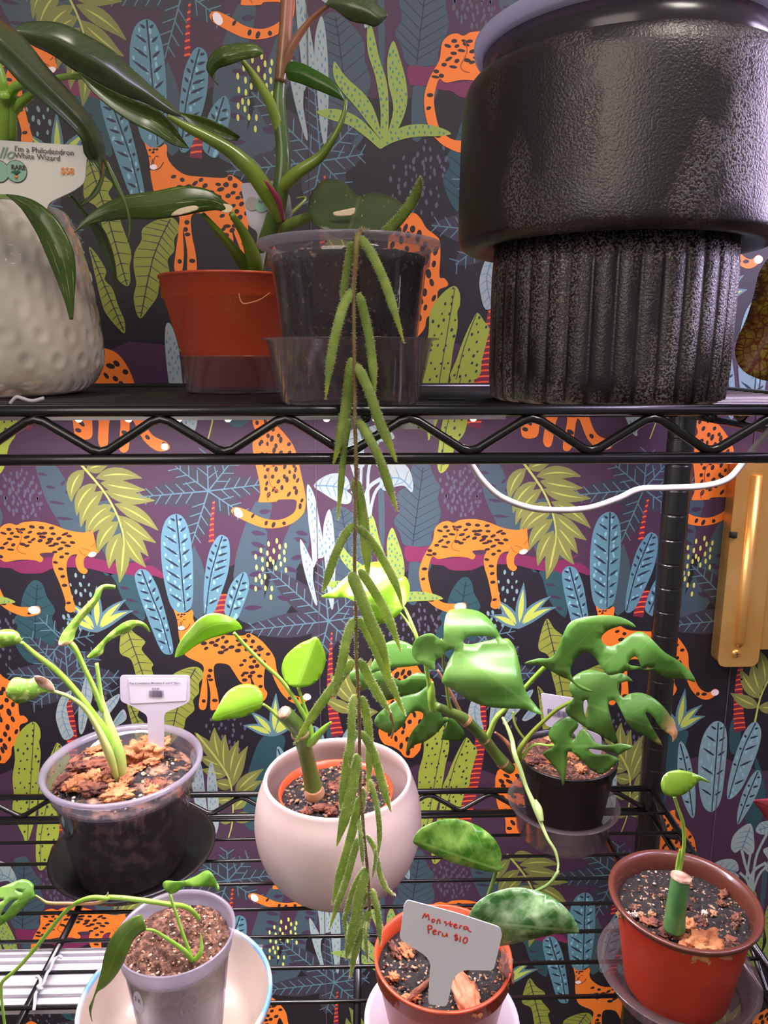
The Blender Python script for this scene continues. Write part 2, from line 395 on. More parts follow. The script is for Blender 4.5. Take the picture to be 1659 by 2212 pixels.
def star(fn, centre, tips, lobes=True, tw=.0013):
    c = fn([centre])[0]
    for t in tips:
        e = fn([t])[0]; dx, dz = e[0]-c[0], e[1]-c[1]; l = math.hypot(dx, dz)
        if lobes: stroke(1, 'lobe', [c, (c[0]+dx*.5, c[1]+dz*.5), e], .030, sm=4, peak=True)
        stroke(3, 'twig', [c, e], tw*1.25, tw*.8); ux, uz = dx/l, dz/l; k = .014; i = 0
        while k < l-.003:
            bl = .016*(1-.35*k/l)
            for s in (-1, 1):
                kk = k+(.003 if s > 0 else 0)
                a = (c[0]+ux*kk, c[1]+uz*kk); vx, vz = ux*.62-uz*s*.78, uz*.62+ux*s*.78
                stroke(3, 'twig', [a, (a[0]+vx*bl, a[1]+vz*bl)], tw, tw*.75)
            k += .0115; i += 1
# plum band of the background
zt = W2(400, 1225)[1]
bx0 = W2(0, 1225)[0]
band = [(bx0+TX*i/12, zt+.008*math.sin(i*2*math.pi/12*2)+.006*math.cos(i*2*math.pi/12*5)) for i in range(13)]
top = [(bx0+TX*i/12, zt+.235+.012*math.sin(i*2*math.pi/12*3+1)) for i in range(12, -1, -1)]
TILE.append((0, PI_['plum'], band+top))
# slate and teal shapes
pl(1, 'slate', C1([(310, 10), (460, 10), (560, 150), (640, 300), (740, 560), (800, 620), (560, 580), (500, 500), (400, 330), (340, 160)]), 3)
pl(1, 'slate', C1([(830, 340), (880, 325), (950, 345), (1100, 600), (1160, 790), (1100, 840), (900, 790), (820, 520), (810, 400)]))
pl(1, 'teal', C1([(740, 890), (860, 900), (900, 960), (960, 950), (1150, 930), (1240, 1320), (1150, 1300), (1040, 1150), (950, 960)]), 3)
for a, b in [((320, 90), (410, 105)), ((390, 200), (480, 215)), ((420, 330), (560, 350)), ((480, 470), (630, 480)), ((520, 190), (560, 150)), ((560, 260), (600, 220)), ((860, 560), (960, 570)), ((880, 690), (1010, 710)), ((930, 820), (1050, 840)), ((1020, 1060), (1110, 1075)), ((1070, 1160), (1180, 1185)), ((1120, 1260), (1200, 1280))]:
    stroke(2, 'plum_dark', C1([a, ((a[0]+b[0])/2, (a[1]+b[1])/2), b]), .0035, peak=True)
dk = [(320, 1000), (370, 1050), (400, 1140), (470, 1250), (445, 1330), (500, 1480), (440, 1600), (430, 1700), (240, 1700), (110, 1500), (150, 1400), (120, 1340), (170, 1240), (200, 1120), (260, 1020)]
pl(1, 'teal', C1(dk)); veins(2, 'vein_dark', catmull(C1(dk), 4, True), C1([(295, 1680), (300, 1400), (318, 1040)]), 8, .0008, -.6)
pl(1, 'slate', C2([(760, 330), (890, 330), (890, 420), (860, 560), (850, 800), (830, 1150), (800, 1350), (620, 1340), (570, 950), (640, 620)]), 2)
pl(1, 'slate', C2([(1050, 540), (1190, 400), (1215, 700), (1110, 900), (1095, 1100), (1000, 1320), (790, 1345), (850, 1100), (960, 780)]), 2)
for a, b in [((790, 420), (890, 410)), ((720, 590), (850, 610)), ((720, 680), (850, 720)), ((715, 760), (840, 790)), ((700, 960), (840, 930)), ((690, 1050), (820, 1080)), ((660, 1240), (820, 1230)), ((1100, 590), (1210, 610)), ((1090, 640), (1200, 680)), ((1060, 820), (1180, 790)), ((1010, 890), (1120, 930)), ((940, 1140), (1060, 1170)), ((850, 540), (890, 600))]:
    stroke(2, 'plum_dark', C2([a, ((a[0]+b[0])/2, (a[1]+b[1])/2), b]), .006, sm=2, peak=True)
pl(1, 'slate', C2([(220, 740), (260, 760), (330, 950), (330, 1280), (200, 1280)]), 2)
f_ = [(430, 60), (450, -40), (560, -60), (600, 60), (640, 150), (675, 200), (655, 310), (680, 450), (600, 620), (600, 700), (380, 705), (330, 600), (280, 500), (330, 400), (310, 260), (420, 180)]
pl(1, 'slate', C3(f_)); veins(2, 'vein_dark', catmull(C3(f_), 4, True), C3([(440, 700), (480, 400), (530, 40)]), 9, .0008, -.7)
pl(1, 'slate', C3([(415, 850), (500, 850), (600, 860), (560, 960), (480, 1180), (430, 1210), (400, 1150)]), 3)
g_ = [(370, 120), (480, 110), (660, 300), (680, 480), (725, 640), (670, 830), (700, 1000), (560, 1190), (450, 1050), (385, 760), (330, 420), (350, 250)]
pl(1, 'slate', U2(g_)); veins(2, 'vein_dark', catmull(U2(g_), 4, True), U2([(570, 1170), (500, 500), (450, 130)]), 10, .0008, -.6)
pl(1, 'slate', T2([(890, 1540), (950, 1540), (960, 2100), (930, 2300), (905, 2100)]), 2)
# dash patches
def patch(fn, pts, gap=.0085, c='dash', a=.0028, b=.0015, L=2): scatter(L, c, catmull(fn(pts), 3, True), gap, a, b, math.pi/2, .25)
patch(C1, [(60, 80), (250, 60), (330, 150), (410, 330), (380, 430), (220, 500), (60, 440), (0, 300), (0, 200)])
patch(C3, [(650, 60), (950, 40), (1040, 250), (1030, 380), (850, 450), (680, 380), (650, 200)])
patch(C3, [(420, 1210), (650, 1210), (700, 1350), (640, 1470), (440, 1480), (330, 1400)], .010)
patch(C1, [(600, 940), (780, 960), (800, 1150), (720, 1420), (520, 1450), (520, 1230)], .0095, 'dash_pale')
patch(M5, [(180, 470), (350, 370), (620, 400), (600, 640), (480, 780), (330, 640)], .010)
patch(U2, [(870, 1250), (1150, 1180), (1330, 1300), (1200, 1700), (900, 1600)], .010)
patch(M5, [(2750, 60), (3000, 60), (2980, 500), (2800, 420)], .010)
for p in [(870, 690), (940, 665), (805, 745), (860, 770), (915, 750), (965, 715), (1015, 705), (760, 800), (818, 825), (885, 820), (1003, 760), (962, 800), (1008, 825), (910, 845), (860, 865), (768, 890), (820, 905), (975, 862), (932, 895), (1018, 913), (840, 970), (795, 965), (762, 995), (812, 1015), (760, 1072), (843, 1068), (898, 1070), (890, 1145)]:
    q = C2([p])[0]; ell(5, 'yellow', q[0], q[1], .0032, .0014, math.pi/2)
# twig palms
star(C2, (355, 240), [(75, 30), (345, -80), (560, -20), (800, 185), (640, 430), (215, 690), (-235, 290)])
star(C2, (1380, 1350), [(860, 900), (1330, 830), (1640, 1100), (1700, 1300), (1560, 1520), (1300, 1680), (670, 1430)])
star(C5, (580, 260), [(60, 220), (250, -100), (540, -180), (850, 20), (1020, 250), (960, 370), (700, 560), (280, 480)])
star(M5, (2680, -300), [(2500, -500), (2950, -350), (2850, -80), (2450, -60)], False)
# maroon branch
pl(2, 'maroon', C1([(-110, 740), (0, 850), (450, 800), (700, 800), (900, 830), (1000, 860), (1150, 850), (1285, 800), (1200, 870), (1300, 880), (1400, 950), (1385, 985), (1300, 960), (1150, 970), (1100, 950), (950, 945), (750, 900), (600, 890), (450, 900), (350, 940), (180, 940), (100, 900), (0, 890), (-110, 850)]), 3)
pl(2, 'maroon', C3([(375, 712), (520, 720), (640, 712), (640, 860), (500, 840), (390, 835)]), 2)
# pale dashed leaves
for pts in ([(1205, 180), (1265, 290), (1305, 500), (1342, 700), (1340, 800), (1290, 820), (1250, 890), (1235, 700), (1210, 500), (1195, 300)],
            [(1390, 395), (1425, 560), (1440, 900), (1420, 1240), (1385, 1170), (1358, 950), (1335, 650), (1345, 500)],
            [(1140, 650), (1200, 750), (1250, 870), (1250, 1000), (1285, 1195), (1260, 1190), (1190, 980), (1150, 800)]):
    pl(4, 'pale', C2(pts)); scatter(5, 'pale_mark', catmull(C2(pts), 3, True), .0065, .0020, .0008, math.pi/2, .2)
for pts in ([(130, 900), (130, 700), (175, 690), (230, 850), (260, 1100), (290, 1300), (350, 1440), (300, 1420), (180, 1200)], [(310, 785), (345, 900), (370, 1100), (372, 1330), (330, 1430), (290, 1300), (270, 1000), (285, 850)]):
    pl(4, 'pale', M5(pts)); scatter(5, 'pale_mark', catmull(M5(pts), 3, True), .0065, .0020, .0008, math.pi/2, .2)
# heart leaves
for pts, mid in (([(190, 1550), (330, 1440), (480, 1420), (560, 1480), (585, 1580), (545, 1605), (600, 1660), (590, 1730), (530, 1755), (430, 1720), (300, 1640)], [(210, 1552), (400, 1560), (560, 1600)]),
                 ([(860, 1300), (1000, 1250), (1190, 1330), (1262, 1480), (1258, 1625), (1170, 1555), (1060, 1570), (960, 1610), (905, 1530), (940, 1440)], [(1250, 1590), (1120, 1470), (930, 1490)]),
                 ):
    pl(4, 'pale', T2(pts)); q = catmull(T2(pts), 4, True); veins(5, 'pale_mark', q, T2(mid), 5, .0010, -.5, .012)
stroke(4, 'pale', T2([(920, 1480), (800, 1560), (745, 1690), (735, 1800)]), .0045, .0035)
stroke(4, 'pale', T2([(720, 1150), (705, 1400), (695, 1700)]), .003, .003)
# second heart-leaf plant (right of the shelf)
for pts, mid in (([(825, 1355), (850, 1480), (845, 1550), (810, 1568), (765, 1530), (720, 1555), (690, 1510), (720, 1420)], [(822, 1380), (765, 1535)]),
                 ([(860, 1400), (900, 1345), (990, 1340), (1040, 1400), (980, 1420), (900, 1430)], [(1000, 1360), (880, 1400)]),
                 ):
    pl(4, 'pale', R4(pts)); q = catmull(R4(pts), 4, True); veins(5, 'pale_mark', q, R4(mid), 4, .0010, -.5, .012)
for s in ([(765, 1535), (790, 1640), (825, 1740), (830, 1830)], [(940, 1420), (870, 1560), (845, 1700), (840, 1830)], [(750, 1690), (800, 1740), (835, 1830)], [(980, 1620), (900, 1680), (860, 1760), (842, 1830)]): stroke(4, 'pale', R4(s), .0035, .003)
# green dotted rosette
for pts in ([(700, 200), (740, 230), (790, 450), (850, 650), (865, 900), (850, 1080), (800, 1100), (800, 850), (760, 600), (700, 400)],
            [(900, 320), (950, 450), (1000, 640), (1005, 820), (940, 1000), (850, 1080), (900, 850), (860, 640), (855, 450)],
            [(440, 480), (530, 600), (680, 740), (760, 880), (810, 1080), (740, 1010), (620, 850), (450, 640)],
            [(300, 870), (450, 850), (600, 900), (720, 1000), (820, 1120), (795, 1160), (700, 1080), (560, 980), (400, 930)],
            [(790, 1160), (860, 1050), (1000, 980), (1150, 970), (1280, 1000), (1350, 1045), (1250, 1060), (1050, 1070), (900, 1110)]):
    pl(8, 'dotted', U2(pts)); scatter(9, 'dot', catmull(U2(pts), 3, True), .0062, .0016, .0010, math.pi/2, .2)
# blue feather leaves
feather([(1500, 435), (1560, 460), (1610, 560), (1640, 750), (1650, 1000), (1640, 1200), (1600, 1260), (1530, 1280), (1460, 1220), (1410, 1050), (1380, 850), (1375, 640), (1400, 520), (1440, 460)], [(1505, 440), (1530, 700), (1555, 1000), (1580, 1260)], C1)
feather([(1200, 905), (1270, 930), (1340, 1050), (1390, 1200), (1450, 1430), (1480, 1600), (1440, 1635), (1370, 1590), (1270, 1350), (1190, 1130), (1150, 980), (1165, 930)], [(1210, 915), (1290, 1120), (1380, 1350), (1455, 1625)], C1)
feather([(480, 615), (530, 660), (540, 800), (520, 950), (460, 1130), (400, 1280), (330, 1300), (315, 1150), (330, 930), (360, 770), (400, 680), (440, 625)], [(475, 625), (420, 800), (370, 1000), (335, 1290)], C2)
feather([(660, 930), (695, 980), (700, 1080), (640, 1250), (590, 1340), (500, 1290), (500, 1200), (530, 1080), (580, 990)], [(655, 940), (600, 1100), (535, 1310)], C2)
feather([(600, 655), (650, 690), (665, 800), (650, 1000), (620, 1200), (560, 1275), (500, 1230), (470, 1080), (470, 900), (500, 760), (550, 680)], [(605, 665), (590, 900), (560, 1270)], R4, 'blue_grey')
feather([(860, 660), (895, 710), (890, 800), (840, 950), (760, 1120), (680, 1190), (665, 1130), (700, 950), (760, 780), (810, 690)], [(860, 668), (770, 860), (675, 1180)], R4, 'blue_grey')
feather([(880, 990), (900, 1050), (870, 1150), (800, 1280), (740, 1360), (735, 1280), (770, 1150), (830, 1030)], [(875, 1000), (800, 1180), (740, 1350)], R4, 'blue_grey')
feather([(340, 800), (390, 850), (430, 1000), (450, 1150), (440, 1310), (400, 1280), (350, 1150), (325, 1000)], [(345, 810), (390, 1000), (430, 1300)], R4, 'blue_grey')
pl(1, 'teal', R4([(720, 615), (760, 700), (740, 860), (690, 870), (680, 720)])); pl(1, 'teal', R4([(860, 900), (930, 1150), (870, 1400), (790, 1340), (850, 1150)]))
# agaves
for fn, c, tips in ((C1, (830, 1445), [(600, 1195, -.1), (565, 1330, -.15), (825, 1050, 0), (1075, 1165, .15), (1140, 1260, .2)]), (M5, (850, 565), [(650, 350, -.1), (585, 470, -.15), (870, 190, 0), (1040, 330, .15), (1080, 430, .2)])):
    b = fn([c])[0]
    for x, y, bn in tips: blade(6, 'twig', b, fn([(x, y)])[0], .0125, bn, ('lime', .5))
pl(1, 'teal', M5([(760, 560), (940, 560), (930, 700), (880, 900), (760, 1340), (600, 1340), (600, 1050), (650, 800)]), 3)
# olive ribbed leaves
O1 = [(150, 330), (230, 430), (330, 520), (300, 600), (400, 740), (390, 800), (470, 1030), (460, 1150), (465, 1260), (440, 1300), (380, 1260), (340, 1180), (320, 1050), (260, 880), (210, 700), (120, 640), (110, 520)]
O2 = [(790, 780), (840, 860), (800, 940), (800, 1030), (750, 1100), (760, 1200), (690, 1280), (670, 1380), (600, 1480), (545, 1545), (510, 1500), (490, 1380), (510, 1280), (490, 1150), (500, 1040), (550, 950), (560, 860), (680, 790)]
O3 = [(150, 1000), (210, 1060), (280, 1180), (270, 1250), (330, 1320), (370, 1440), (420, 1560), (425, 1650), (390, 1640), (280, 1510), (240, 1400), (210, 1280), (170, 1100)]
for o_, m_ in ((O1, [(150, 340), (300, 800), (440, 1290)]), (O2, [(770, 790), (640, 1080), (545, 1535)]), (O3, [(160, 1020), (270, 1300), (415, 1640)])):
    pl(4, 'olive', U1(o_)); veins(5, 'vein_dark', catmull(U1(o_), 4, True), U1(m_), 13, .0008, -.35)
# fronds
def frond(fn, rach, leaves, layer=3, wd=.0155):
    stroke(layer+2, 'frond_vein', fn(rach), .0026, .0012)
    for (a, t, bn) in leaves: blade(layer, 'frond', fn([a])[0], fn([t])[0], wd, bn, ('frond_vein', .12))
frond(C1, [(680, 0), (870, 220), (980, 400), (1040, 560), (1060, 700), (1040, 920)],
 [((720, 60), (610, 330), -.25), ((830, 180), (655, 445), -.25), ((880, 240), (690, 545), -.2), ((960, 360), (735, 610), -.25), ((990, 430), (770, 610), -.2), ((1010, 500), (835, 770), -.2), ((1030, 600), (930, 900), -.12), ((1050, 650), (1020, 1020), .05),
  ((740, 60), (930, 10), .1), ((820, 130), (1210, 130), .18), ((860, 170), (1240, 230), -.05), ((900, 240), (1320, 320), -.08), ((980, 350), (1350, 575), .12), ((1010, 450), (1330, 680), -.06), ((1040, 550), (1265, 795), .05), ((1050, 600), (1245, 890), -.1)])
frond(M5, [(180, 540), (400, 820), (480, 1000), (495, 1280), (450, 1470)],
 [((400, 800), (165, 530), 0), ((390, 780), (335, 490), .1), ((430, 880), (430, 550), .1), ((470, 920), (545, 600), .1), ((490, 1000), (625, 650), .1), ((520, 1060), (760, 850), .12), ((520, 1100), (750, 950), .1), ((410, 830), (200, 740), 0), ((440, 900), (225, 850), .05), ((490, 1000), (330, 960), 0), ((490, 1120), (350, 1130), -.1), ((495, 1290), (350, 1260), .05), ((495, 1290), (700, 1260), .08), ((500, 1200), (640, 1080), .1)])
frond(R4, [(855, 660), (890, 500), (945, 380)], [((880, 560), (690, 465), .05), ((890, 500), (755, 300), .1), ((900, 470), (840, 250), .1), ((920, 420), (870, 160), -.15), ((880, 560), (1040, 560), -.05), ((930, 400), (1040, 200), -.1)])
# spotted cacti, ribbed pale leaves, striped trunks
K1 = [(290, 625), (340, 680), (348, 760), (335, 800), (350, 900), (335, 1050), (330, 1200), (300, 1450), (230, 1670), (200, 1600), (110, 1400), (120, 1250), (108, 1100), (130, 950), (125, 800), (200, 680)]
K2 = [(1060, 1385), (1130, 1470), (1190, 1560), (1160, 1700), (1110, 1900), (1060, 2100), (770, 2110), (830, 1900), (900, 1700), (960, 1560), (1000, 1480)]
K3 = [(350, 1240), (520, 1240), (510, 1450), (500, 1610), (440, 1700), (400, 1850), (345, 1895), (310, 1820), (310, 1600), (330, 1450)]
U3s = lambda pts: [(x-TX, z-TZ) for x, z in U3(pts)]
for fn, k, m_ in ((C5, K1, [(295, 640), (260, 1200), (235, 1660)]), (U3s, K2, [(1050, 1400), (920, 1750), (830, 2110)]), (C5, K3, [(420, 1250), (350, 1600), (345, 1880)])):
    pl(8, 'cactus', fn(k), 3); q = catmull(fn(k), 3, True); scatter(9, 'vein_dark', q, .0105, .0018, .0012, 1.2, .3); stroke(9, 'vein_dark', fn(m_), .0008)
for pts, m_ in (([(600, 360), (520, 420), (480, 550), (490, 650), (550, 780), (630, 740), (600, 650), (580, 560), (570, 480), (610, 400)], [(600, 370), (530, 560), (600, 760)]),
            ([(740, 240), (790, 380), (770, 500), (720, 700), (680, 720), (670, 550), (690, 400), (720, 280)], [(740, 260), (725, 480), (695, 700)]),
            ([(1020, 390), (1000, 470), (900, 600), (820, 690), (790, 660), (850, 520), (930, 440)], [(1010, 400), (900, 540), (810, 670)]),
            ([(1050, 520), (1080, 600), (1000, 660), (960, 640)], [(1050, 540), (980, 645)])):
    pl(7, 'pale', C5(pts)); veins(8, 'pale_mark', catmull(C5(pts), 4, True), C5(m_), 8, .0007, -.6)
def trunk(fn, pts, w0, w1):
    stroke(2, 'trunk', fn(pts), w0, w1); q = catmull(fn(pts), 3); L = 0; acc = 0
    tot = sum(math.dist(q[i], q[i+1]) for i in range(len(q)-1))
    for i in range(len(q)-1):
        l = math.dist(q[i], q[i+1]); s = 0
        while acc <= L+l:
            t = (acc-L)/l; x, z = q[i][0]+(q[i+1][0]-q[i][0])*t, q[i][1]+(q[i+1][1]-q[i][1])*t; ww = (w0+(w1-w0)*acc/tot)*.48
            stroke(3, 'stripe', [(x-ww, z-.0012), (x, z), (x+ww, z+.0002)], .0018, sm=2); acc += .0062
        L += l
trunk(PX, [(462, 1085), (458, 1130), (457, 1172)], .0025, .0065); trunk(PX, [(480, 1285), (474, 1315), (472, 1340)], .011, .012)
trunk(PX, [(717, 1368), (714, 1420), (714, 1480), (720, 1540), (730, 1590)], .0015, .015); trunk(PX, [(147, 1515), (156, 1590), (152, 1680), (138, 1800)], .008, .020)
# the orange cats of the paper
def cat(fn, out, spots_gap=.0105, sa=.0030, sb=.0016, ang=0.3, clipfn=None, L=6):
    poly = catmull(out if fn is None else fn(out), 4, True); TILE.append((L, PI_['orange'], poly))
    xs = [p[0] for p in poly]; zs = [p[1] for p in poly]; row = 0; z = min(zs)
    while z < max(zs):
        x = min(xs)+(spots_gap/2 if row % 2 else 0)
        while x < max(xs):
            px, pz = x+random.uniform(-.25, .25)*spots_gap, z+random.uniform(-.25, .25)*spots_gap
            a = sa*random.uniform(.7, 1.2)
            if all(inpoly(px+ox, pz+oz, poly) for ox, oz in ((a, 0), (-a, 0), (0, a), (0, -a))) and not (clipfn and clipfn(px, pz)):
                ell(L+1, 'spot', px, pz, a, sb*random.uniform(.8, 1.2), ang+random.uniform(-.4, .4), 9)
            x += spots_gap
        z += spots_gap*.62; row += 1
    return poly
lying = [(1392, 562), (1412, 560), (1422, 640), (1425, 700), (1430, 740), (1400, 775), (1370, 780), (1340, 770), (1310, 800), (1305, 860), (1330, 890), (1310, 920), (1270, 910), (1245, 870), (1240, 800), (1260, 755), (1200, 770), (1165, 830), (1155, 920), (1165, 1050), (1182, 1150), (1190, 1215), (1150, 1245), (1110, 1230), (1105, 1200), (1115, 1150), (1085, 1000), (1050, 880), (1050, 800), (1065, 745), (950, 750), (975, 790), (950, 822), (900, 805), (780, 800), (660, 820), (610, 795), (580, 870), (570, 950), (590, 1060), (620, 1130), (700, 1190), (800, 1200), (880, 1190), (900, 1225), (880, 1260), (780, 1280), (700, 1260), (620, 1220), (550, 1150), (510, 1050), (495, 930), (520, 830), (560, 750), (610, 670), (630, 560), (680, 510), (740, 495), (790, 510), (850, 485), (980, 480), (1100, 510), (1200, 550), (1320, 572)]
belly = C3([(800, 690), (1060, 690), (1060, 830), (640, 840), (660, 740)]); face = C3([(1240, 600), (1440, 620), (1440, 790), (1240, 790)])
cat(C3, lying, .0092, .0036, .0017, .1, lambda x, z: inpoly(x, z, belly) or inpoly(x, z, face))
q = C3([(845, 1225)])[0]; ell(8, 'white', q[0], q[1], .0068, .0048); q = C3([(1385, 756)])[0]; ell(8, 'white', q[0], q[1], .0048, .0028, .3)
stroke(8, 'line', C3([(800, 540), (818, 600), (800, 655), (770, 705), (790, 740), (840, 752)]), .0009)
stroke(8, 'line', C3([(1310, 705), (1350, 715), (1375, 730)]), .0008); stroke(8, 'line', C3([(1280, 715), (1300, 750), (1330, 765)]), .0008); stroke(8, 'line', C3([(1385, 690), (1405, 680), (1415, 660)]), .0008)
standing = U1([(575, 205), (612, 240), (690, 240), (728, 215), (745, 240), (745, 300), (770, 360), (830, 420), (900, 455), (1000, 465), (1180, 475)])+C2([(700, 1450), (790, 1500), (860, 1570), (920, 1660)])+M5([(880, 0), (930, 80), (1000, 185), (1080, 222), (1130, 190), (1165, 205), (1150, 245), (1080, 285), (1000, 265), (920, 190), (860, 80), (800, -60), (770, 0), (765, 130), (795, 190), (770, 250), (740, 240), (690, 130), (640, 20), (655, 110), (620, 125), (560, 90), (500, 0), (450, -60), (340, -60), (335, 60), (365, 200), (372, 310), (330, 335), (300, 320), (300, 180), (268, 40), (275, 200), (260, 320), (215, 330), (200, 290), (215, 180), (235, 40), (230, -60)])+C2([(160, 1640), (110, 1500), (92, 1350)])
chest = C2([(60, 1220), (215, 1220), (235, 1400), (300, 1600), (700, 1640), (560, 1760), (60, 1760)])
cat(None, standing, .0098, .0034, .0021, .25, lambda x, z: inpoly(x, z, chest))
q = U1([(642, 392)])[0]; ell(8, 'white', q[0], q[1], .0038, .0026)
for s in ([(635, 330), (632, 360), (622, 378)], [(600, 312), (612, 308), (622, 315)], [(655, 315), (668, 308), (682, 314)], [(650, 322), (645, 345), (640, 375)], [(583, 350), (610, 400), (640, 415), (690, 400), (720, 352)]): stroke(8, 'spot', U1(s), .0008)
for p in ((615, 262), (645, 258), (668, 258), (640, 280), (622, 390), (660, 395)): q = U1([p])[0]; ell(8, 'spot', q[0], q[1], .0016, .0011, .3)
q = M5([(1140, 222)])[0]; ell(8, 'white', q[0], q[1], .0048, .0042)
cat(C2, [(740, -80), (760, 20), (790, 150), (800, 260), (785, 320), (805, 335), (930, 330), (960, 312), (1090, 312), (1110, 350), (1080, 430), (960, 485), (820, 470), (700, 410), (600, 375), (552, 400), (570, 440), (640, 480), (800, 545), (930, 555), (1060, 520), (1160, 440), (1187, 350), (1180, 250), (1140, 60), (1120, -20), (1080, -150), (980, -280), (880, -380), (860, -460), (790, -430), (740, -450), (735, -340), (765, -250), (735, -180)], .0105, .0032, .0018, 1.3)
q = C2([(612, 425)])[0]; ell(8, 'white', q[0], q[1], .0062, .0044, -1.0)
stroke(8, 'line', C2([(1000, 25), (900, 20), (870, 100), (890, 190), (960, 250)]), .0009); stroke(8, 'line', C2([(880, 255), (858, 290), (870, 320)]), .0009)
cat(U3s, [(330, 310), (390, 310), (450, 370), (510, 470), (600, 540), (650, 600), (660, 750), (650, 990), (700, 1010), (740, 1060), (730, 1100), (630, 1160), (640, 1400), (520, 1430), (490, 1550), (420, 1640), (380, 1660), (300, 1640), (240, 1560), (150, 1500), (40, 1450), (-20, 1300), (20, 1150), (60, 900), (90, 650), (110, 500), (220, 400)], .0128, .0042, .0024, 1.5)
cat(PX, [(120, 770), (180, 745), (225, 752), (255, 765), (280, 800), (297, 850), (310, 905), (330, 940), (360, 955), (366, 970), (340, 974), (310, 950), (283, 905), (278, 970), (258, 970), (260, 905), (238, 905), (232, 965), (213, 958), (213, 905), (200, 905), (198, 945), (165, 945), (155, 900), (130, 860)], .013, .0042, .0024, 2.5)
q = PX([(356, 965)])[0]; ell(8, 'white', q[0], q[1], .004, .004)
# lay the repeat on the wall as one mesh
wmats = [mat(n, c, .55, bump=.05, bscale=900) for n, c in PRINT]
mb = MB()
box(mb, (-1.6, WY, 0), (1.6, WY+.1, 2.6), PI_['navy'])
cnt = {}; LAY = []
for (L, c, poly) in TILE:
    cnt[L] = cnt.get(L, -1)+1; LAY.append((L+1)*.00006+(cnt[L] % 28)*.000002)
for i in range(-2, 3):
    for j in range(-2, 3):
        for k_, (L, c, poly) in enumerate(TILE):
            dz = LAY[k_]
            mb.add([(x+i*TX, WY-dz, z+j*TZ) for x, z in poly], [tuple(range(len(poly)))], c)
wall = mb.build('wall_back', wmats, smooth=False); setp(wall, kind='structure')
mb = MB()                                    # seams between the strips of paper
sx = W2(686, 1200)[0]
for i in range(-2, 3): box(mb, (sx+i*TX-.0004, WY-.0011, .1), (sx+i*TX+.0004, WY-.0002, 2.55))
setp(mb.build('trim_1', mat('paper_seam', (92, 74, 90), .6), smooth=False), kind='structure')
mb = MB(); box(mb, (-1.6, -1.6, -.05), (1.6, WY+.1, 0)); setp(mb.build('floor', mat('floor_wood', (120, 96, 74), .5, col2=(150, 122, 96), cscale=4), smooth=False), kind='structure')

# ================================================================ WIRE SHELF UNIT
black = mat('black_epoxy', (17, 16, 17), .28, spec=.6, bump=.05, bscale=400, coat=.3)
DF, DB = .425, .752
XL, XR = -.60, .322
ZU, ZL = -.030, -.482           # height of the wire surface under the camera
unit = thing('wire_shelf_unit', 'black wire shelving unit with truss edges in front of the jungle wallpaper', 'shelving unit', (0, .59, 0))
def rail(mb, a, b, r=.0034, seg=12): tube(mb, [Vector(a), Vector(b)], r, seg)
def truss(mb, a, b, zt, zb, phase=0, per=.0705, r=.0027):
    a = Vector(a); b = Vector(b); L = (b-a).length; u = (b-a)/L; pts = []; x = phase; up = True
    while x < L:
        z = zt if up else zb; s = -1 if up else 1
        if x-.006 > 0: pts.append(a+u*(x-.005)+Vector((0, 0, z+s*.0014)))
        pts.append(a+u*x+Vector((0, 0, z)))
        if x+.006 < L: pts.append(a+u*(x+.005)+Vector((0, 0, z+s*.0014)))
        x += per/2; up = not up
    tube(mb, pts, r, 10)
def shelf(name, zs, phase):
    e = bpy.data.objects.new(name, None); COL.objects.link(e); e.parent = unit; e.location = (0, 0, zs+CZ)
    off = Vector((0, .59, 0))
    zr = zs+CZ-.0012
    zt, zb = zr, zr-.0277
    def sub(n, f):
        mb = MB(); f(mb); o = mb.build(n, black, e)
    pk = .0 
    for (p, q, ph) in (((XL, DF), (XR, DF), phase), ((XL, DB), (XR, DB), phase+.01), ((XL, DF), (XL, DB), .03), ((XR, DF), (XR, DB), .03)):
        for z in (zt, zb): sub('edge_rail', lambda mb: rail(mb, (p[0], p[1], z), (q[0], q[1], z), .0033 if z == zt else .0034))
        sub('truss_wire', lambda mb: truss(mb, (p[0], p[1], 0), (q[0], q[1], 0), zt-.0045, zb+.0045, ph))
    for sxx in (XS if zs < -.2 else (-.48, -.24, .0, .2)):
        sub('cross_rod', lambda mb: rail(mb, (sxx, DF, zs+CZ-.0052), (sxx, DB, zs+CZ-.0052), .0030))
    y = .7055
    while y > DF+.012:
        sub('deck_wire', lambda mb: rail(mb, (XL, y, zs+CZ-.0016), (XR, y, zs+CZ-.0016), .0016, 8)); y -= .0327 if zs < -.2 else .0165
XS = [PZ(120, 2060, -.488).x, PZ(772, 2150, -.488).x, PZ(1312, 1815, -.488).x]
shelf('upper_shelf', ZU, (lambda q: (q-XL) % .0705)(P(75, 895, DF).x))
shelf('lower_shelf', ZL, (lambda q: (q-XL) % .0705)(P(108, 1700, DB).x-.01))
PXX = P(1480, 1025, DB).x
for (x, y) in ((PXX-.004, DB+.008), (XL, DB+.008), (XL, DF-.008), (XR, DF-.008)):
    pr = [(.0, .003), (.0138, .003)]; z = .05
    while z < 2.28: pr += [(.0138, z-.0018), (.0138, z-.0012), (.0133, z-.0006), (.0133, z+.0006), (.0138, z+.0012), (.0138, z+.0018)]; z += .0267
    mb = MB(); lathe(mb, pr+[(.0138, 2.3), (0, 2.3)], 32, c=(x, y, 0)); mb.build('post', black, unit)
    mb = MB(); lathe(mb, [(.0, 0), (.018, 0), (.018, .003), (.0142, .004)], 24, c=(x, y, 0)); mb.build('foot', black, unit)

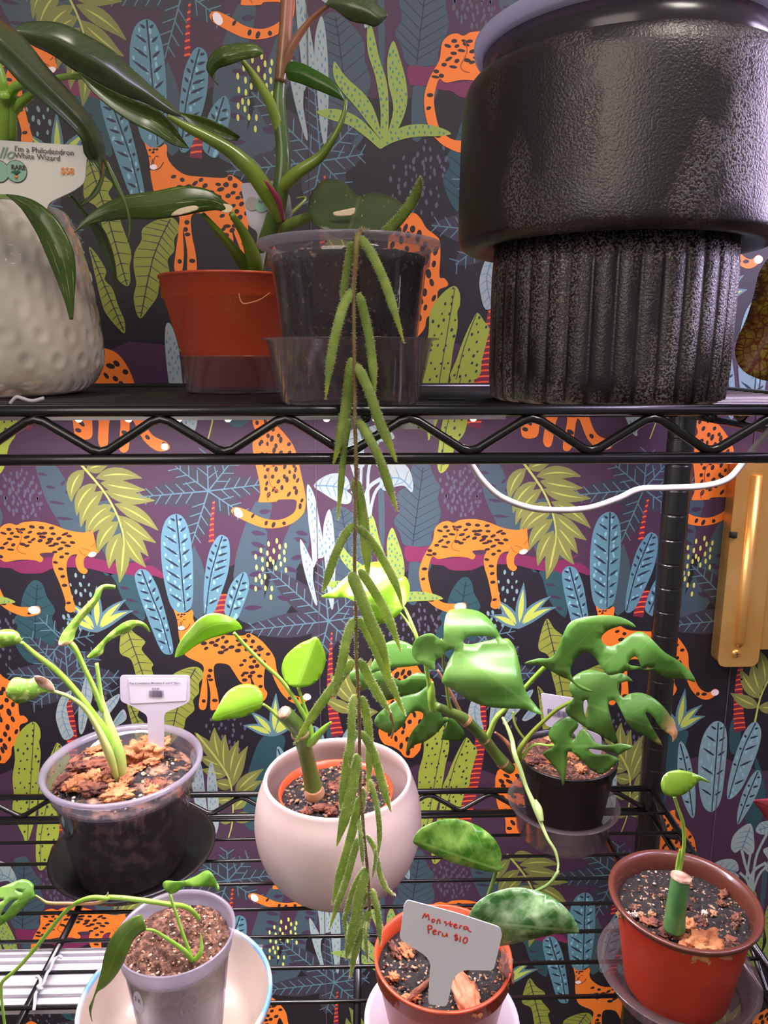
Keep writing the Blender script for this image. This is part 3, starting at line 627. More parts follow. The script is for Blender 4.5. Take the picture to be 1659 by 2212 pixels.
# ================================================================ GROW LIGHT PANELS, CABLE, TIES, BRACKET
whitep = mat('white_plastic', (196, 192, 200), .35, bump=.03, bscale=300)
glow = mat('led_chip', (255, 240, 200), .4, emis=(255, 236, 190), estr=6)
def led_panel(label, x0, x1, y0, y1, zt, grp=None):
    t = thing('grow_light_panel', label, 'grow light', ((x0+x1)/2, (y0+y1)/2, zt-.009))
    mb = MB(); box(mb, (x0, y0, zt-.009), (x1, y1, zt-.003)); mb.build('housing', whitep, t, smooth=False)
    for a, b in ((0, .10), (.17, .23), (.77, .83), (.90, 1)):
        mb = MB(); box(mb, (x0, y0+(y1-y0)*a, zt-.003), (x1, y0+(y1-y0)*b, zt)); mb.build('ridge', whitep, t, smooth=False)
    mb = MB(); x = x0+.015
    n = 0
    while x < x1-.01 and n < 40:
        for yy in (.15, .5, .85):
            mb = MB(); c = (x, y0+(y1-y0)*yy, zt-.009)
            lathe(mb, [(0.0, -.0028), (.0015, -.0025), (.0026, -.0012), (.003, 0), (.0, 0)], 12, c=c); mb.build('led', glow, t); n += 1
        x += .0375
    return t
led_panel('slim white grow light panel hanging under the upper shelf, its lamps glowing', -.42, .105, .555, .65, ZU+CZ-.0085)
pb = PZ(200, 2066, -.500); pf = PZ(200, 2187, -.500)
low = led_panel('white ridged grow light panel under the lower shelf, beside the cream bowl', -.45, -.09, pf.y, pb.y, CZ-.4915)
cab = thing('power_cable', 'thin white power cable drooping from the plug below the upper shelf across the black post', 'cable', P(925, 915, .5))
cp = [(905, 915), (930, 925), (975, 955), (1010, 992), (1040, 1035), (1080, 1072), (1140, 1096), (1200, 1102), (1270, 1098), (1335, 1077), (1380, 1057), (1440, 1054), (1520, 1050), (1572, 1035), (1603, 1003), (1635, 960), (1690, 900)]
stalk(cp, .475, 14, mat('cable_white', (158, 150, 154), .4), cab, 'cord', 6, 12)
bl = mat('ink_black', (25, 22, 25), .6)
pn = P(870, 916, .497)
mb = MB(); q0 = P(832, 908, .50); q1 = P(905, 924, .50); box(mb, (q0.x, .49, q1.z), (q1.x, .506, q0.z)); mb.build('plug', whitep, cab, smooth=False)
mb = MB(); q0 = P(900, 904, .50); q1 = P(935, 922, .50); box(mb, (q0.x, .49, q1.z), (q1.x, .506, q0.z)); mb.build('connector', whitep, cab, smooth=False)
def tie(label, pts, z, w=8):
    t = thing('twist_tie', label, 'twist tie', PZ(pts[0][0], pts[0][1], z)); q = catmull(pts, 6)
    mb = MB(); tube(mb, [PZ(x, y, z)+Vector((0, 0, .001*math.sin(i*.8))) for i, (x, y) in enumerate(q)], .0012, 8); mb.build('wire', whitep, t); return t
k0 = crop(0, 1880, .1808)
tie('white twist tie wound round the black rod above the lower light panel', k0([(740, 1050), (680, 1030), (620, 1130), (560, 1250), (490, 1380), (440, 1440), (415, 1560), (405, 1690)]), -.4795)
tie('short looped white twist tie around the middle of the longer tie', k0([(440, 1275), (485, 1300), (480, 1350), (455, 1400), (500, 1410)]), -.4775)
t = thing('twist_tie', 'white twist tie lying on the upper shelf at the foot of the dimpled white pot', 'twist tie', P(50, 868, .47))
mb = MB(); tube(mb, [P(x, y, .455) for x, y in catmull([(22, 872), (35, 858), (50, 861), (70, 866), (95, 860)], 5)], .0011, 8); mb.build('wire', whitep, t)
brass = mat('brass', (226, 168, 88), .36, .75, bump=.08, bscale=120, col2=(238, 188, 112), cscale=14)
dbr = mat('brass_dark', (120, 84, 50), .35, .9)  # darker brass for the flat cross on the screw head
br = thing('brass_bracket', 'long brass slotted bracket with a screw, fixed to the wallpaper right of the post', 'bracket', P(1590, 1230, WY-.01))
bx = P(1548, 1400, .786).x; bx1 = P(1631, 1400, .786).x; bz0 = P(1590, 1432, .786).z; bz1 = P(1590, 985, .786).z
mb = MB(); o8 = rounded([(bx, bz0), (bx1, bz0), (bx1, bz1), (bx, bz1)], .009, 5); n8 = len(o8)
mb.add([(x, .778, z) for x, z in o8]+[(x, .7985, z) for x, z in o8], [tuple(range(n8))]+[(i, (i+1) % n8, (i+1) % n8+n8, i+n8) for i in range(n8)])
o = mb.build('plate', brass, br, smooth=False)
bm_ = o.modifiers.new('bev', 'BEVEL'); bm_.width = .0012; bm_.segments = 3; bm_.limit_method = 'ANGLE'; bm_.angle_limit = 1.0
xm = (bx+bx1)/2-.001
mb = MB(); tube(mb, [Vector((xm, .7795, z)) for z in (bz0+.024, bz0+.03, bz1-.02)], [.004, .0065, .0065], 16); mb.build('ridge', brass, br)
mb = MB(); q = P(1583, 1157, .777); tube(mb, [Vector((q.x, .7765, q.z-.002)), Vector((q.x, .7765, q.z+.004))], .0042, 14); mb.build('slot', mat('slot_dark', (16, 12, 10), .8), br)
mb = MB(); lathe(mb, [(0, .0022), (.003, .002), (.0048, .0008), (.005, 0)], 20); sc = mb.v
mb2 = MB(); q = P(1590, 1412, .778); mb2.add([Vector((q.x+v.x, .778-v.z, q.z+v.y)) for v in sc], mb.f); s1 = mb2.build('screw', brass, br)
mb3 = MB()
for a in (0.3, 0.3+math.pi/2): mb3.add([Vector((q.x+c_*.0028*math.cos(a)-d_*.0004*math.sin(a), .7757, q.z+c_*.0028*math.sin(a)+d_*.0004*math.cos(a))) for c_, d_ in ((-1, -1), (1, -1), (1, 1), (-1, 1))], [(0, 1, 2, 3)])
mb3.build('cross_slot', dbr, s1, smooth=False)
mb = MB(); a_ = P(1641, 1075, .786); b_ = P(1700, 1400, .786); box(mb, (a_.x, .783, b_.z), (b_.x, .7985, a_.z)); mb.build('side_flange', brass, br, smooth=False)
mb = MB(); q = P(1650, 1090, .783); mb.add([Vector((q.x+v.x, .783-v.z, q.z+v.y)) for v in sc], [f for f in [tuple(f) for f in mb2.f]]); mb.build('screw', brass, br)

# ================================================================ POTS: builders
orange_p = mat('terracotta_plastic', (196, 74, 40), .34, coat=.2, bump=.04, bscale=200)
redbrown = mat('redbrown_plastic', (205, 62, 36), .40, col2=(188, 54, 34), cscale=20, bump=.05, bscale=150)
rimbrown = mat('brown_rim', (88, 44, 34), .34, coat=.3)
blackp = mat('black_plastic', (26, 24, 26), .38, coat=.2)
clearp = clear('clear_plastic', (240, 238, 244), .08, (225, 215, 225), .06, 1.7)
frost = clear('frosted_plastic', (214, 210, 226), .34, (222, 214, 228), .25)
clears = clear('clear_saucer_plastic', (232, 226, 228), .13, (215, 200, 205), .12)
milky = clear('milky_plastic', (170, 170, 190), .72, (214, 214, 230), .2, .6)
soilm = mat('potting_soil', (34, 24, 20), .9, bump=1, bscale=260, col2=(98, 70, 52), cscale=170, cpos=(.5, .68), bdist=.003)
soild = mat('dark_soil', (24, 19, 18), .8, bump=1, bscale=220, col2=(176, 146, 116), cscale=300, cpos=(.60, .70), bdist=.003)
soilb = mat('brown_soil', (74, 46, 36), .95, bump=1, bscale=300, col2=(150, 108, 86), cscale=240, cpos=(.45, .7), bdist=.003)
barkm = mat('bark', (150, 84, 48), .85, bump=1, bscale=170, col2=(206, 140, 92), cscale=60, cpos=(.35, .65), bdist=.003)
barkd = mat('bark_dark', (82, 46, 38), .85, bump=1, bscale=200, col2=(140, 84, 62), cscale=90, bdist=.003)
soilt = mat('bark_soil', (24, 19, 20), .7, bump=1, bscale=120, col2=(160, 116, 92), cscale=90, cpos=(.48, .66), detail=8, bdist=.003)
perl = mat('perlite', (190, 170, 156), .8)
grit = mat('grit_tan', (172, 128, 92), .85)
def soil(parent, R, z, m, dome=.004, rough=.0022, seed=0, nparticles=160, pm=None, psize=(.0006, .0016), wallz=None, wallR=None, pmats=None):
    """bumpy top surface down to the wall of the pot; local coordinates"""
    mb = MB(); NR, NS = 22, 56; V = [(0, 0, z+dome)]
    for i in range(1, NR+1):
        r = R*i/NR
        for k in range(NS):
            a = 2*math.pi*k/NS; x, y = r*math.cos(a), r*math.sin(a)
            nz = noise.noise(Vector((x*160+seed*7, y*160, seed)))+.6*noise.noise(Vector((x*420, y*420+seed, seed)))
            V.append((x, y, z+dome*(1-(r/R)**2)+rough*nz*(1 if i < NR else .3)))
    F = [(0, 1+k, 1+(k+1) % NS) for k in range(NS)]
    for i in range(NR-1):
        for k in range(NS): F.append((1+i*NS+k, 1+(i+1)*NS+k, 1+(i+1)*NS+(k+1) % NS, 1+i*NS+(k+1) % NS))
    if wallz is not None:
        b = len(V); NW = 10
        for j in range(1, NW+1):
            t = j/NW
            for k in range(NS):
                a = 2*math.pi*k/NS; rr = R+(wallR-R)*t; V.append((rr*math.cos(a), rr*math.sin(a), z+(wallz-z)*t))
        last = 1+(NR-1)*NS
        for j in range(NW):
            s0 = last if j == 0 else b+(j-1)*NS; s1 = b+j*NS
            for k in range(NS): F.append((s0+k, s1+k, s1+(k+1) % NS, s0+(k+1) % NS))
        F.append(tuple(b+(NW-1)*NS+k for k in range(NS)))
    mb.add(V, F, 0)
    o = mb.build('soil', m, parent, local=True)
    if nparticles:
        rnd = random.Random(seed); mb = MB()
        mm = pmats or [perl, grit, barkd]
        for i in range(nparticles):
            r = R*.95*math.sqrt(rnd.random()); a = rnd.uniform(0, 6.283); s = rnd.uniform(*psize); c = Vector((r*math.cos(a), r*math.sin(a), z+dome*(1-(r/R)**2)+s*.3))
            lump(mb, c, s*rnd.uniform(.8, 1.6), s, s*.8, rnd, rnd.choice(range(len(mm))))
        g = mb.build('grit', mm, o, local=True); g['kind'] = 'stuff'
    return o
ICO = None
def lump(mb, c, a, b, h, rnd, mi=0, sub=1, rz=None, jag=.25):
    global ICO
    if ICO is None: ICO = {}
    if sub not in ICO:
        bm = bmesh.new(); bmesh.ops.create_icosphere(bm, subdivisions=sub, radius=1); bm.verts.ensure_lookup_table()
        ICO[sub] = ([v.co.copy() for v in bm.verts], [tuple(v.index for v in f.verts) for f in bm.faces]); bm.free()
    vs, fs = ICO[sub]; rz = rnd.uniform(0, 6.28) if rz is None else rz; ca, sa = math.cos(rz), math.sin(rz); sd = rnd.random()*50; V = []
    for v in vs:
        k = 1+jag*(noise.noise(v*2.2+Vector((sd, 0, 0)))*1.6+noise.noise(v*6+Vector((0, sd, 0)))*.8)
        x, y, z = v.x*a*k, v.y*b*k, v.z*h*k; V.append(Vector((c[0]+x*ca-y*sa, c[1]+x*sa+y*ca, c[2]+z)))
    mb.add(V, fs, mi)
def chip(parent, c, a, b, h, m, seed, rz=None, name='bark_chip', jag=.45, tilt=None):
    mb = MB(); lump(mb, c, a, b, h, random.Random(seed), 0, 4, rz, jag); return mb.build(name, m, parent, local=True)
def shell(prof, t): return prof+[(max(r-t, 0), z+(t if i == 0 else 0)) for i, (r, z) in list(enumerate(prof))[::-1]]
def nursery(rb, rt, h, rimh, rimw, t=.0010, lip=.0012):
    """tapered nursery pot with a stepped collar; closed profile"""
    p = [(rb*.94, 0), (rb, .003), (rb+(rt-rimw-rb)*.98, h-rimh), (rt-rimw+.0016, h-rimh+.0012), (rt-lip, h-.002), (rt, h-.0018), (rt, h)]
    return p+[(rt-lip-t, h), (rt-rimw-t*.5, h-rimh), (rb-t, .004), (0, .004)]
def saucer(rb, rt, h, lip=.004, t=.0012):
    return [(rb, 0), (rt-lip, h-.0015), (rt, h-.001), (rt, h), (rt-lip-t*.6, h), (rb-t, t), (0, t)]
SL, SU = CZ+ZL, CZ+ZU            # deck heights
# leaf materials
lime = leafmat('leaf_lime', (136, 188, 44), (158, 208, 56), (190, 228, 100), .3, .5, 9, mscale=18, vstr=.35, coat=.25)
green = leafmat('leaf_green', (84, 134, 54), (112, 158, 72), (130, 170, 90), .33, .25, 7, mscale=22, vstr=.3, coat=.35, bump=.35)
greenb = leafmat('leaf_green_browned', (82, 128, 54), (110, 150, 70), (128, 168, 88), .34, .28, 7, mscale=22, vstr=.3, coat=.3, sidefade=((196, 148, 104), .78, .95))
darkg = leafmat('leaf_wizard', (64, 88, 34), (88, 114, 44), (136, 152, 84), .30, .2, 14, mscale=14, vstr=.35, coat=.35, patch=(204, 206, 136), pscale=26, ppos=(.64, .66))
darkg2 = leafmat('leaf_wizard_plain', (68, 86, 48), (96, 112, 74), (124, 136, 98), .30, .15, 18, mscale=12, vstr=.25, coat=.5, patch=(178, 184, 124), pscale=34, ppos=(.69, .71))
silver = leafmat('leaf_silver', (62, 116, 52), (160, 196, 142), (170, 206, 140), .26, .2, 6, mottle=(.42, .66), mscale=95, vstr=.5, coat=.4, bump=.8)
silver2 = leafmat('leaf_silver_lime', (72, 138, 34), (156, 200, 92), (180, 214, 120), .28, .3, 6, mottle=(.40, .66), mscale=95, vstr=.5, coat=.35, bump=.8)
thai = leafmat('leaf_speckled', (118, 164, 54), (190, 214, 110), (170, 205, 110), .35, .35, 5, mottle=(.5, .62), mscale=160, vstr=.3, sidefade=None)
thaib = leafmat('leaf_speckled_tan_end', (116, 160, 56), (176, 196, 96), (190, 205, 120), .4, .3, 5, mottle=(.5, .62), mscale=120, vstr=.3, sidefade=((205, 160, 128), .80, .93))
begm = leafmat('leaf_begonia', (128, 98, 30), (160, 142, 44), (112, 30, 18), .45, .35, 12, mscale=120, vstr=.9, mottle=(.42, .6), bump=1.0, coat=.1)
redl = leafmat('leaf_red', (150, 40, 54), (196, 84, 92), (90, 20, 30), .4, .3, 8)
hoy = leafmat('leaf_hoya', (144, 170, 76), (176, 198, 96), (176, 198, 110), .55, .36, 1, mscale=90, vstr=.15, coat=.0, sidefade=((192, 206, 52), .80, 1.0), bump=.3)
stemg = mat('stem_green', (118, 158, 58), .35, col2=(142, 182, 70), cscale=30, coat=.2)
stemd = mat('stem_dark_green', (66, 92, 40), .35, col2=(98, 124, 54), cscale=24, coat=.3)
stemr = mat('stem_reddish', (104, 84, 44), .33, col2=(158, 104, 78), cscale=22, coat=.35)
petg = mat('petiole_olive', (104, 130, 44), .3, col2=(136, 156, 60), cscale=16, coat=.4)
pink = mat('petiole_magenta', (164, 60, 96), .35)
cream = mat('variegation_cream', (228, 206, 172), .5)
hair = mat('leaf_fuzz', (240, 240, 215), .6)
_t = hair.node_tree.nodes.new('ShaderNodeBsdfTranslucent'); _t.inputs[0].default_value = lin((250, 250, 235)); _m = hair.node_tree.nodes.new('ShaderNodeMixShader')
hair.node_tree.links.new(hair.node_tree.nodes['Principled BSDF'].outputs[0], _m.inputs[1]); hair.node_tree.links.new(_t.outputs[0], _m.inputs[2]); hair.node_tree.links.new(_m.outputs[0], hair.node_tree.nodes['Material Output'].inputs[0])
brownst = mat('stem_brown', (128, 120, 66), .6, col2=(120, 84, 60), cscale=90)

# ================================================================ UPPER SHELF
# --- dimpled white pot (left) with its philodendron
c = Vector((P(-34, 860, .585).x, .585, SU))
t = thing('ceramic_pot', 'glossy white ceramic pot with dimples at the left end of the upper shelf', 'plant pot', c)
gl = mat('white_glaze', (214, 205, 194), .13, coat=.8, sss=0)
prof = [(.062, 0), (.074, .003), (.084, .012), (.089, .028), (.0885, .05), (.084, .085), (.078, .115), (.073, .130), (.070, .1345), (.067, .132), (.066, .12), (.07, .02), (0, .012)]
pp = catmull(prof[:9], 9)+prof[9:]
def dimple(r, z, a):
    if r < .06 or z < .016 or z > .126: return r
    d = 0
    row = round((z-.026)/.0175)
    for rr in (row-1, row, row+1):
        zc = .026+rr*.0175; k = a/(2*math.pi)*24-(.5 if rr % 2 else 0); dk = k-round(k)
        dist = math.hypot(dk*2*math.pi*r/24, z-zc); d += -.0011*math.exp(-(dist/.0034)**2)+.0007*math.exp(-((dist-.0062)/.0022)**2)
    return r+d
rpart('pot', pp, gl, t, 288, dimple)
for k in range(3):
    pass
pz = P(-34, 445, .585)
t2 = thing('potted_philodendron', 'large philodendron with broad dark leaves arching out of the dimpled white pot', 'potted plant', c+Vector((0, 0, .014)))
rpart('inner_pot', nursery(.05, .062, .10, .012, .003), blackp, t2, 48)
soil(t2, .0585, .094, soild, seed=3, nparticles=60)
h2 = crop(0, 0, .5); q1 = crop(0, 60, .28926); d5 = crop4(0, 0, .5); dC = crop4(100, 0, .33152); dD = crop4(0, 400, .226); dQ = crop4(0, 60, .28926)
leaf_st(d5([(-200, -60, -200, 160), (0, 85, -10, 262), (100, 160, 90, 362), (200, 285, 195, 450), (300, 395, 280, 525), (380, 490, 350, 600), (440, 590, 365, 665), (452, 680, 405, 712), (440, 760, 432, 765), (400, 830, 396, 834), (358, 886, 352, 890)]), [.44, .47, .50, .50], darkg2, t2, cup=-.18, dl=.012, dr=-.004)
leaf_st(d5([(60, 130, 62, 134), (115, 96, 130, 190), (250, 98, 230, 240), (370, 150, 330, 310), (480, 215, 430, 362), (560, 288, 520, 410), (640, 360, 620, 442), (720, 432, 720, 490), (792, 500, 790, 506)]), [.50, .52, .55, .58], darkg2, t2, cup=-.22, dl=.0)
leaf_st(dC([(200, 460, 202, 468), (300, 520, 290, 585), (450, 600, 420, 705), (600, 662, 560, 800), (720, 712, 700, 870), (820, 805, 800, 930), (880, 892, 870, 958), (932, 966, 930, 968)]), [.52, .53, .55], darkg, t2, cup=.2)
leaf_st(d5([(780, 486, 782, 500), (880, 506, 850, 560), (980, 550, 950, 600), (1038, 590, 1022, 608)]), [.57, .60], darkg, t2, cup=.15)
leaf_st(dD([(60, 86, 64, 100), (200, 105, 150, 170), (330, 150, 230, 260), (450, 230, 330, 420), (560, 345, 390, 540), (650, 500, 440, 660), (708, 650, 500, 800), (725, 850, 560, 950), (712, 1050, 622, 1120), (700, 1285, 668, 1286)]), [.485, .478, .478, .482], darkg, t2, cup=-.15)
leaf_st(d5([(446, 690, 462, 690), (492, 800, 512, 790), (535, 880, 552, 890), (556, 965, 566, 972), (552, 1046, 554, 1046)]), .505, darkg, t2, cup=-.2)
leaf_st(dQ([(500, 1245, 530, 1240), (620, 1400, 650, 1380), (700, 1530, 770, 1500), (770, 1690, 835, 1650), (838, 1830, 866, 1800), (860, 1950, 880, 1950), (905, 2052, 914, 2050)]), [.60, .62], darkg2, t2, cup=.2)
leaf_st(dQ([(760, 1040, 790, 1040), (735, 1150, 765, 1160), (680, 1240, 720, 1250), (600, 1300, 620, 1330)]), .52, darkg, t2, cup=.15)
for pts, wv, dd in (([(-60, 440), (-10, 360), (5, 280), (0, 180), (-40, 60)], (44, 24), (.61, .56)), ([(-40, 430), (5, 300), (12, 240), (8, 200)], (36, 26), (.61, .57)), ([(-5, 320), (30, 240), (80, 195), (130, 168), (185, 166)], (22, 9), (.60, .53)), ([(8, 330), (24, 290), (26, 200), (55, 180), (90, 160)], (24, 14), (.60, .55)), ([(-60, 470), (-20, 430), (20, 426), (40, 436)], (12, 9), (.56, .49))):
    stalk(pts, dd, wv, stemg, t2)
# label of the big philodendron
def plane_d(p0, d0, sx_=0, sy_=0): return lambda x, y: d0+(x-p0[0])*sx_+(y-p0[1])*sy_
tagm = mat('tag_white', (216, 212, 206), .45); tagp = mat('tag_violet_white', (190, 182, 198), .4)
t = thing('plant_label', 'white label reading White Wizard stuck in the plant of the dimpled pot, price in orange', 'plant label', P(60, 440, .545))
pd = plane_d((90, 360), .545)
o, nrm = slab(rounded([(-75, 298), (186, 315), (188, 330), (183, 395), (160, 412), (104, 438), (60, 640), (10, 640), (-30, 425), (-75, 418)], 12, 3), pd, .0012, tagm, t, 'tag')
ink = mat('ink_brown', (70, 62, 60), .6); inkg = mat('ink_sage', (128, 158, 136), .6); inko = mat('ink_orange', (236, 140, 40), .6); mint = mat('badge_mint', (140, 180, 160), .6)
xd = P(186, 325, .545)-P(0, 312, .545); nn = Vector((0, -1, 0))
def T(body, px, size, m, par=t, d=.5442, xdv=xd, **k): return text(body, size, P(px[0], px[1], d), xdv, nn, m, par, **k)
T("I'm a Philodendron", (31, 327), .0052, ink); T("White Wizard", (31, 341), .0052, ink); T("llo", (-4, 341), .0105, inkg, shear=.4); T("$58", (131, 375), .0058, inko, bold=.00008)
def disc(px, r, d, m, par, name='badge', ring=None):
    cc = P(px[0], px[1], d); mb = MB(); n = 28
    mb.add([cc+Vector((r*math.cos(2*math.pi*i/n), 0, r*math.sin(2*math.pi*i/n))) for i in range(n)]+[cc+Vector((r*math.cos(2*math.pi*i/n), .0003, r*math.sin(2*math.pi*i/n))) for i in range(n)], [tuple(range(n-1, -1, -1))]+[(i, (i+1) % n, (i+1) % n+n, i+n) for i in range(n)])
    return mb.build(name, m, par, smooth=False)
disc((35, 370), .0072, .5444, ink, t); disc((35, 370), .0068, .5441, mint, t); T("RARE", (24, 365), .0040, ink, d=.5437, bold=.00012)
mb = MB()
for k in range(7): 
    b_ = P(35, 379, .5436); a = -1.2+k*.4; tube(mb, [b_, b_+Vector((.0026*math.sin(a)*.6, 0, .0022)), b_+Vector((.0038*math.sin(a), 0, .0026*math.cos(a)+.0012))], [.0003, .0006, .0001], 6, flat=.3)
mb.build('leaf_drawing', mat('badge_green', (44, 96, 60), .6), t)
mb = MB(); b_ = P(35, 382, .5436); tube(mb, [b_+Vector((0, 0, -.001)), b_+Vector((0, 0, .0008))], [.0008, .0011], 8, flat=.2); mb.build('pot_drawing', inko, t)
disc((-3, 370), .0072, .5444, ink, t); disc((-3, 370), .0068, .5441, mint, t)

# --- orange pot in a clear cup, with the tall philodendron
c = Vector((P(513, 840, .625).x, .625, SU))
t = thing('clear_cup', 'short clear plastic cup holding the orange pot on the upper shelf', 'cup', c)
rpart('cup', [(.038, 0), (.041, .002), (.0452, .0285), (.0462, .0285), (.0462, .0292), (.0442, .0292), (.040, .003), (0, .003)], clears, t)
c = c+Vector((0, 0, .0035))
t = thing('potted_philodendron', 'tall thick-stemmed variegated philodendron in an orange pot on the upper shelf', 'potted plant', c)
rpart('pot', nursery(.037, .0585, .087, .0175, .0035), orange_p, t)
soil(t, .055, .080, soild, seed=5)
stalk([(545, 612), (560, 560), (590, 480), (606, 410), (612, 330), (603, 230), (608, 150), (616, 60), (622, -60)], [.625, .62, .61, .60, .60, .60, .60, .60, .60], [44, 34, 36, 34, 30, 26, 24, 24, 24], stemd, t, 'stem', seg=16)
stalk([(606, 178), (612, 120), (618, 50), (624, -60)], .598, [24, 26, 25, 24], stemr, t, 'upper_stem', seg=16)
stalk([(608, 478), (585, 430), (545, 370), (500, 328), (450, 298), (405, 275), (362, 250)], [.60, .59, .58, .575, .57, .565, .56], [20, 34, 34, 28, 22, 18, 8], petg, t, 'petiole', seg=14)
stalk([(612, 478), (600, 430), (572, 390)], [.597, .585, .575], [6, 12, 4], pink, t, 'petiole_edge')
stalk([(614, 345), (606, 285), (585, 225), (556, 175), (522, 128)], [.60, .60, .595, .59, .585], [14, 24, 22, 17, 9], petg, t, 'petiole')
stalk([(602, 412), (640, 375), (690, 340), (722, 295), (742, 250), (747, 215)], [.60, .59, .585, .58, .58, .58], [24, 26, 20, 13, 10, 8], petg, t, 'petiole')
stalk([(606, 190), (622, 120), (650, 70), (680, 35), (712, 10)], [.60, .595, .59, .585, .58], [14, 18, 14, 10, 8], stemr, t, 'petiole')
stalk([(548, 608), (520, 560), (480, 510), (438, 462)], [.62, .60, .58, .565], [28, 26, 16, 9], petg, t, 'petiole')
stalk([(552, 606), (548, 560), (530, 510), (500, 462)], [.615, .60, .585, .57], [30, 32, 22, 12], petg, t, 'petiole')
stalk([(560, 560), (590, 505), (640, 480), (690, 462)], [.62, .625, .63, .63], [18, 22, 24, 14], petg, t, 'petiole')
stalk([(565, 520), (610, 478), (660, 430), (640, 428)], [.63, .64, .65, .65], [10, 9, 5, 3], petg, t, 'petiole')
u1 = crop4(150, 250, .28330); u6 = crop4(100, 0, .33152); u2 = crop4(600, 0, .27728)
leaf_st(u1([(33, 890, 36, 892), (150, 755, 165, 828), (300, 655, 320, 800), (450, 604, 470, 788), (650, 575, 660, 790), (850, 538, 850, 765), (1000, 548, 1000, 735), (1110, 590, 1110, 720), (1180, 650, 1180, 735), (1240, 690, 1225, 738)]), [.535, .545, .56, .57], darkg, t, cup=-.12)
leaf_out([(370, 466), (385, 452), (420, 444), (428, 452), (398, 462)], ((370, 462), (428, 450)), (.552, .552), cream, t, 'cream_patch', cup=.0)
leaf_out([(482, 440), (500, 444), (502, 454), (492, 460), (478, 457), (488, 451)], ((482, 442), (500, 455)), (.5515, .5515), cream, t, 'cream_patch', cup=.0)
leaf_st(u6([(1118, 552, 1122, 552), (1048, 460, 1085, 510), (1062, 380, 1118, 450), (1130, 308, 1195, 422), (1240, 286, 1280, 392), (1350, 284, 1360, 374), (1412, 330, 1414, 348)]), [.58, .57, .575], darkg, t, cup=-.2)
leaf_st(u2([(60, 540, 60, 560), (90, 486, 88, 620), (180, 490, 180, 652), (300, 550, 290, 695), (400, 610, 400, 740), (480, 690, 478, 770), (524, 786, 520, 790)]), [.595, .585, .58], lime_d := leafmat('leaf_mid_green', (60, 106, 24), (104, 140, 34), (136, 164, 70), .28, .35, 8, mscale=16, vstr=.35, coat=.3), t, cup=-.15)
leaf_st(u2([(375, 28, 380, 46), (430, -30, 450, 74), (560, -80, 560, 158), (700, -30, 690, 190), (800, 60, 770, 205), (858, 112, 850, 128)]), [.58, .57], darkg2, t, cup=-.2)
t1 = crop(640, 380, .19888)
leaf_out(t1([(370, 612), (240, 560), (165, 470), (128, 330), (170, 180), (280, 60), (400, 33), (520, 70), (610, 160), (680, 222), (720, 210), (800, 188), (900, 184), (1050, 240), (1165, 325), (1130, 420), (1050, 520), (980, 640), (700, 700), (500, 690)]), (t1([(690, 225)])[0], t1([(560, 640)])[0]), (.63, .60), darkg2, t, cup=.008)
leaf_out(t1([(405, 395), (490, 375), (560, 360), (640, 350), (620, 420), (540, 435), (455, 440), (410, 425)]), (t1([(640, 350)])[0], t1([(405, 420)])[0]), (.596, .596), cream, t, 'cream_patch', cup=0)
for pts in ([(596, 330), (590, 330)], ): pass
r0 = mat('root_tan', (196, 130, 84), .7)
stalk([(516, 634), (520, 650), (530, 656), (560, 648), (584, 632)], .563, [2, 3, 3, 3, 2], r0, t, 'root')
stalk([(545, 604), (552, 592), (560, 588), (567, 600)], .585, [3, 3, 3, 2], r0, t, 'root')
# label in the orange pot
t = thing('plant_label', 'white label with two round badges behind the thick petioles of the tall philodendron', 'plant label', P(560, 600, .61))
slab(rounded([(519, 396), (596, 390), (626, 420), (632, 470), (612, 474), (590, 470), (578, 530), (562, 610), (553, 610), (556, 500), (537, 488)], 8, 3), plane_d((570, 440), .612), .0012, tagp, t, 'tag')
disc((565, 442), .0056, .6112, mint, t); disc((545, 440), .0050, .6113, mat('badge_grey', (170, 160, 156), .6), t)
text('RARE', .0030, P(558, 437, .6105), Vector((1, 0, -.15)), nn, ink, t)

# --- clear deep cup and clear pot with the trailing hoya
c = Vector((P(757, 870, .478).x, .478, SU))
t = thing('clear_cup', 'scuffed clear cup standing at the front edge of the upper shelf under the hoya pot', 'cup', c)
rpart('cup', [(.0415, 0), (.0435, .002), (.0520, .0385), (.0560, .0392), (.0560, .0398), (.0512, .0400), (.0424, .003), (0, .003)], clears, t)
c = c+Vector((0, 0, .0036))
t = thing('potted_hoya', 'trailing hoya with fuzzy needle-like leaves hanging from a clear pot over the shelf edge', 'potted plant', c)
rpart('pot', [(.036, 0), (.0385, .003), (.0475, .078), (.0495, .079), (.0503, .088), (.0496, .088), (.0482, .0800), (.0465, .0785), (.0375, .004), (0, .004)], clearp, t)
rpart('rim', [(.0497, .0880), (.0506, .0880), (.0555, .0900), (.0562, .0915), (.0558, .0926), (.0545, .0926), (.0500, .0905), (.0497, .0880)], clear('clear_rim', (226, 222, 230), .32), t)
soil(t, .0468, .0838, soild, seed=9, wallz=.006, wallR=.0372, pmats=[perl, grit, barkm])
T1 = crop(640, 380, .19888); T2c = crop(640, 740, .19888); T3 = crop(620, 1100, .19888); T4 = crop(620, 1420, .1853); T5 = crop(680, 1640, .217)
sp = T1([(860, 760)])+T1([(770, 600), (700, 610), (660, 700), (640, 1000), (620, 1220), (625, 1500), (628, 1900)])+T2c([(635, 500), (635, 800), (645, 1100), (650, 1400), (640, 1940)])+T3([(735, 400), (735, 640), (745, 900), (750, 1160), (750, 1400), (755, 1610), (775, 2000)])+T4([(845, 800), (845, 1100), (855, 1350), (855, 1530), (885, 1900)])+T5([(490, 760), (520, 1050), (540, 1280), (545, 1500)])
sd = [.455, .44, .425]+[.412]*(len(sp)-3); sw = [9, 10, 14]+[13, 11, 10]+[8]*(len(sp)-6)
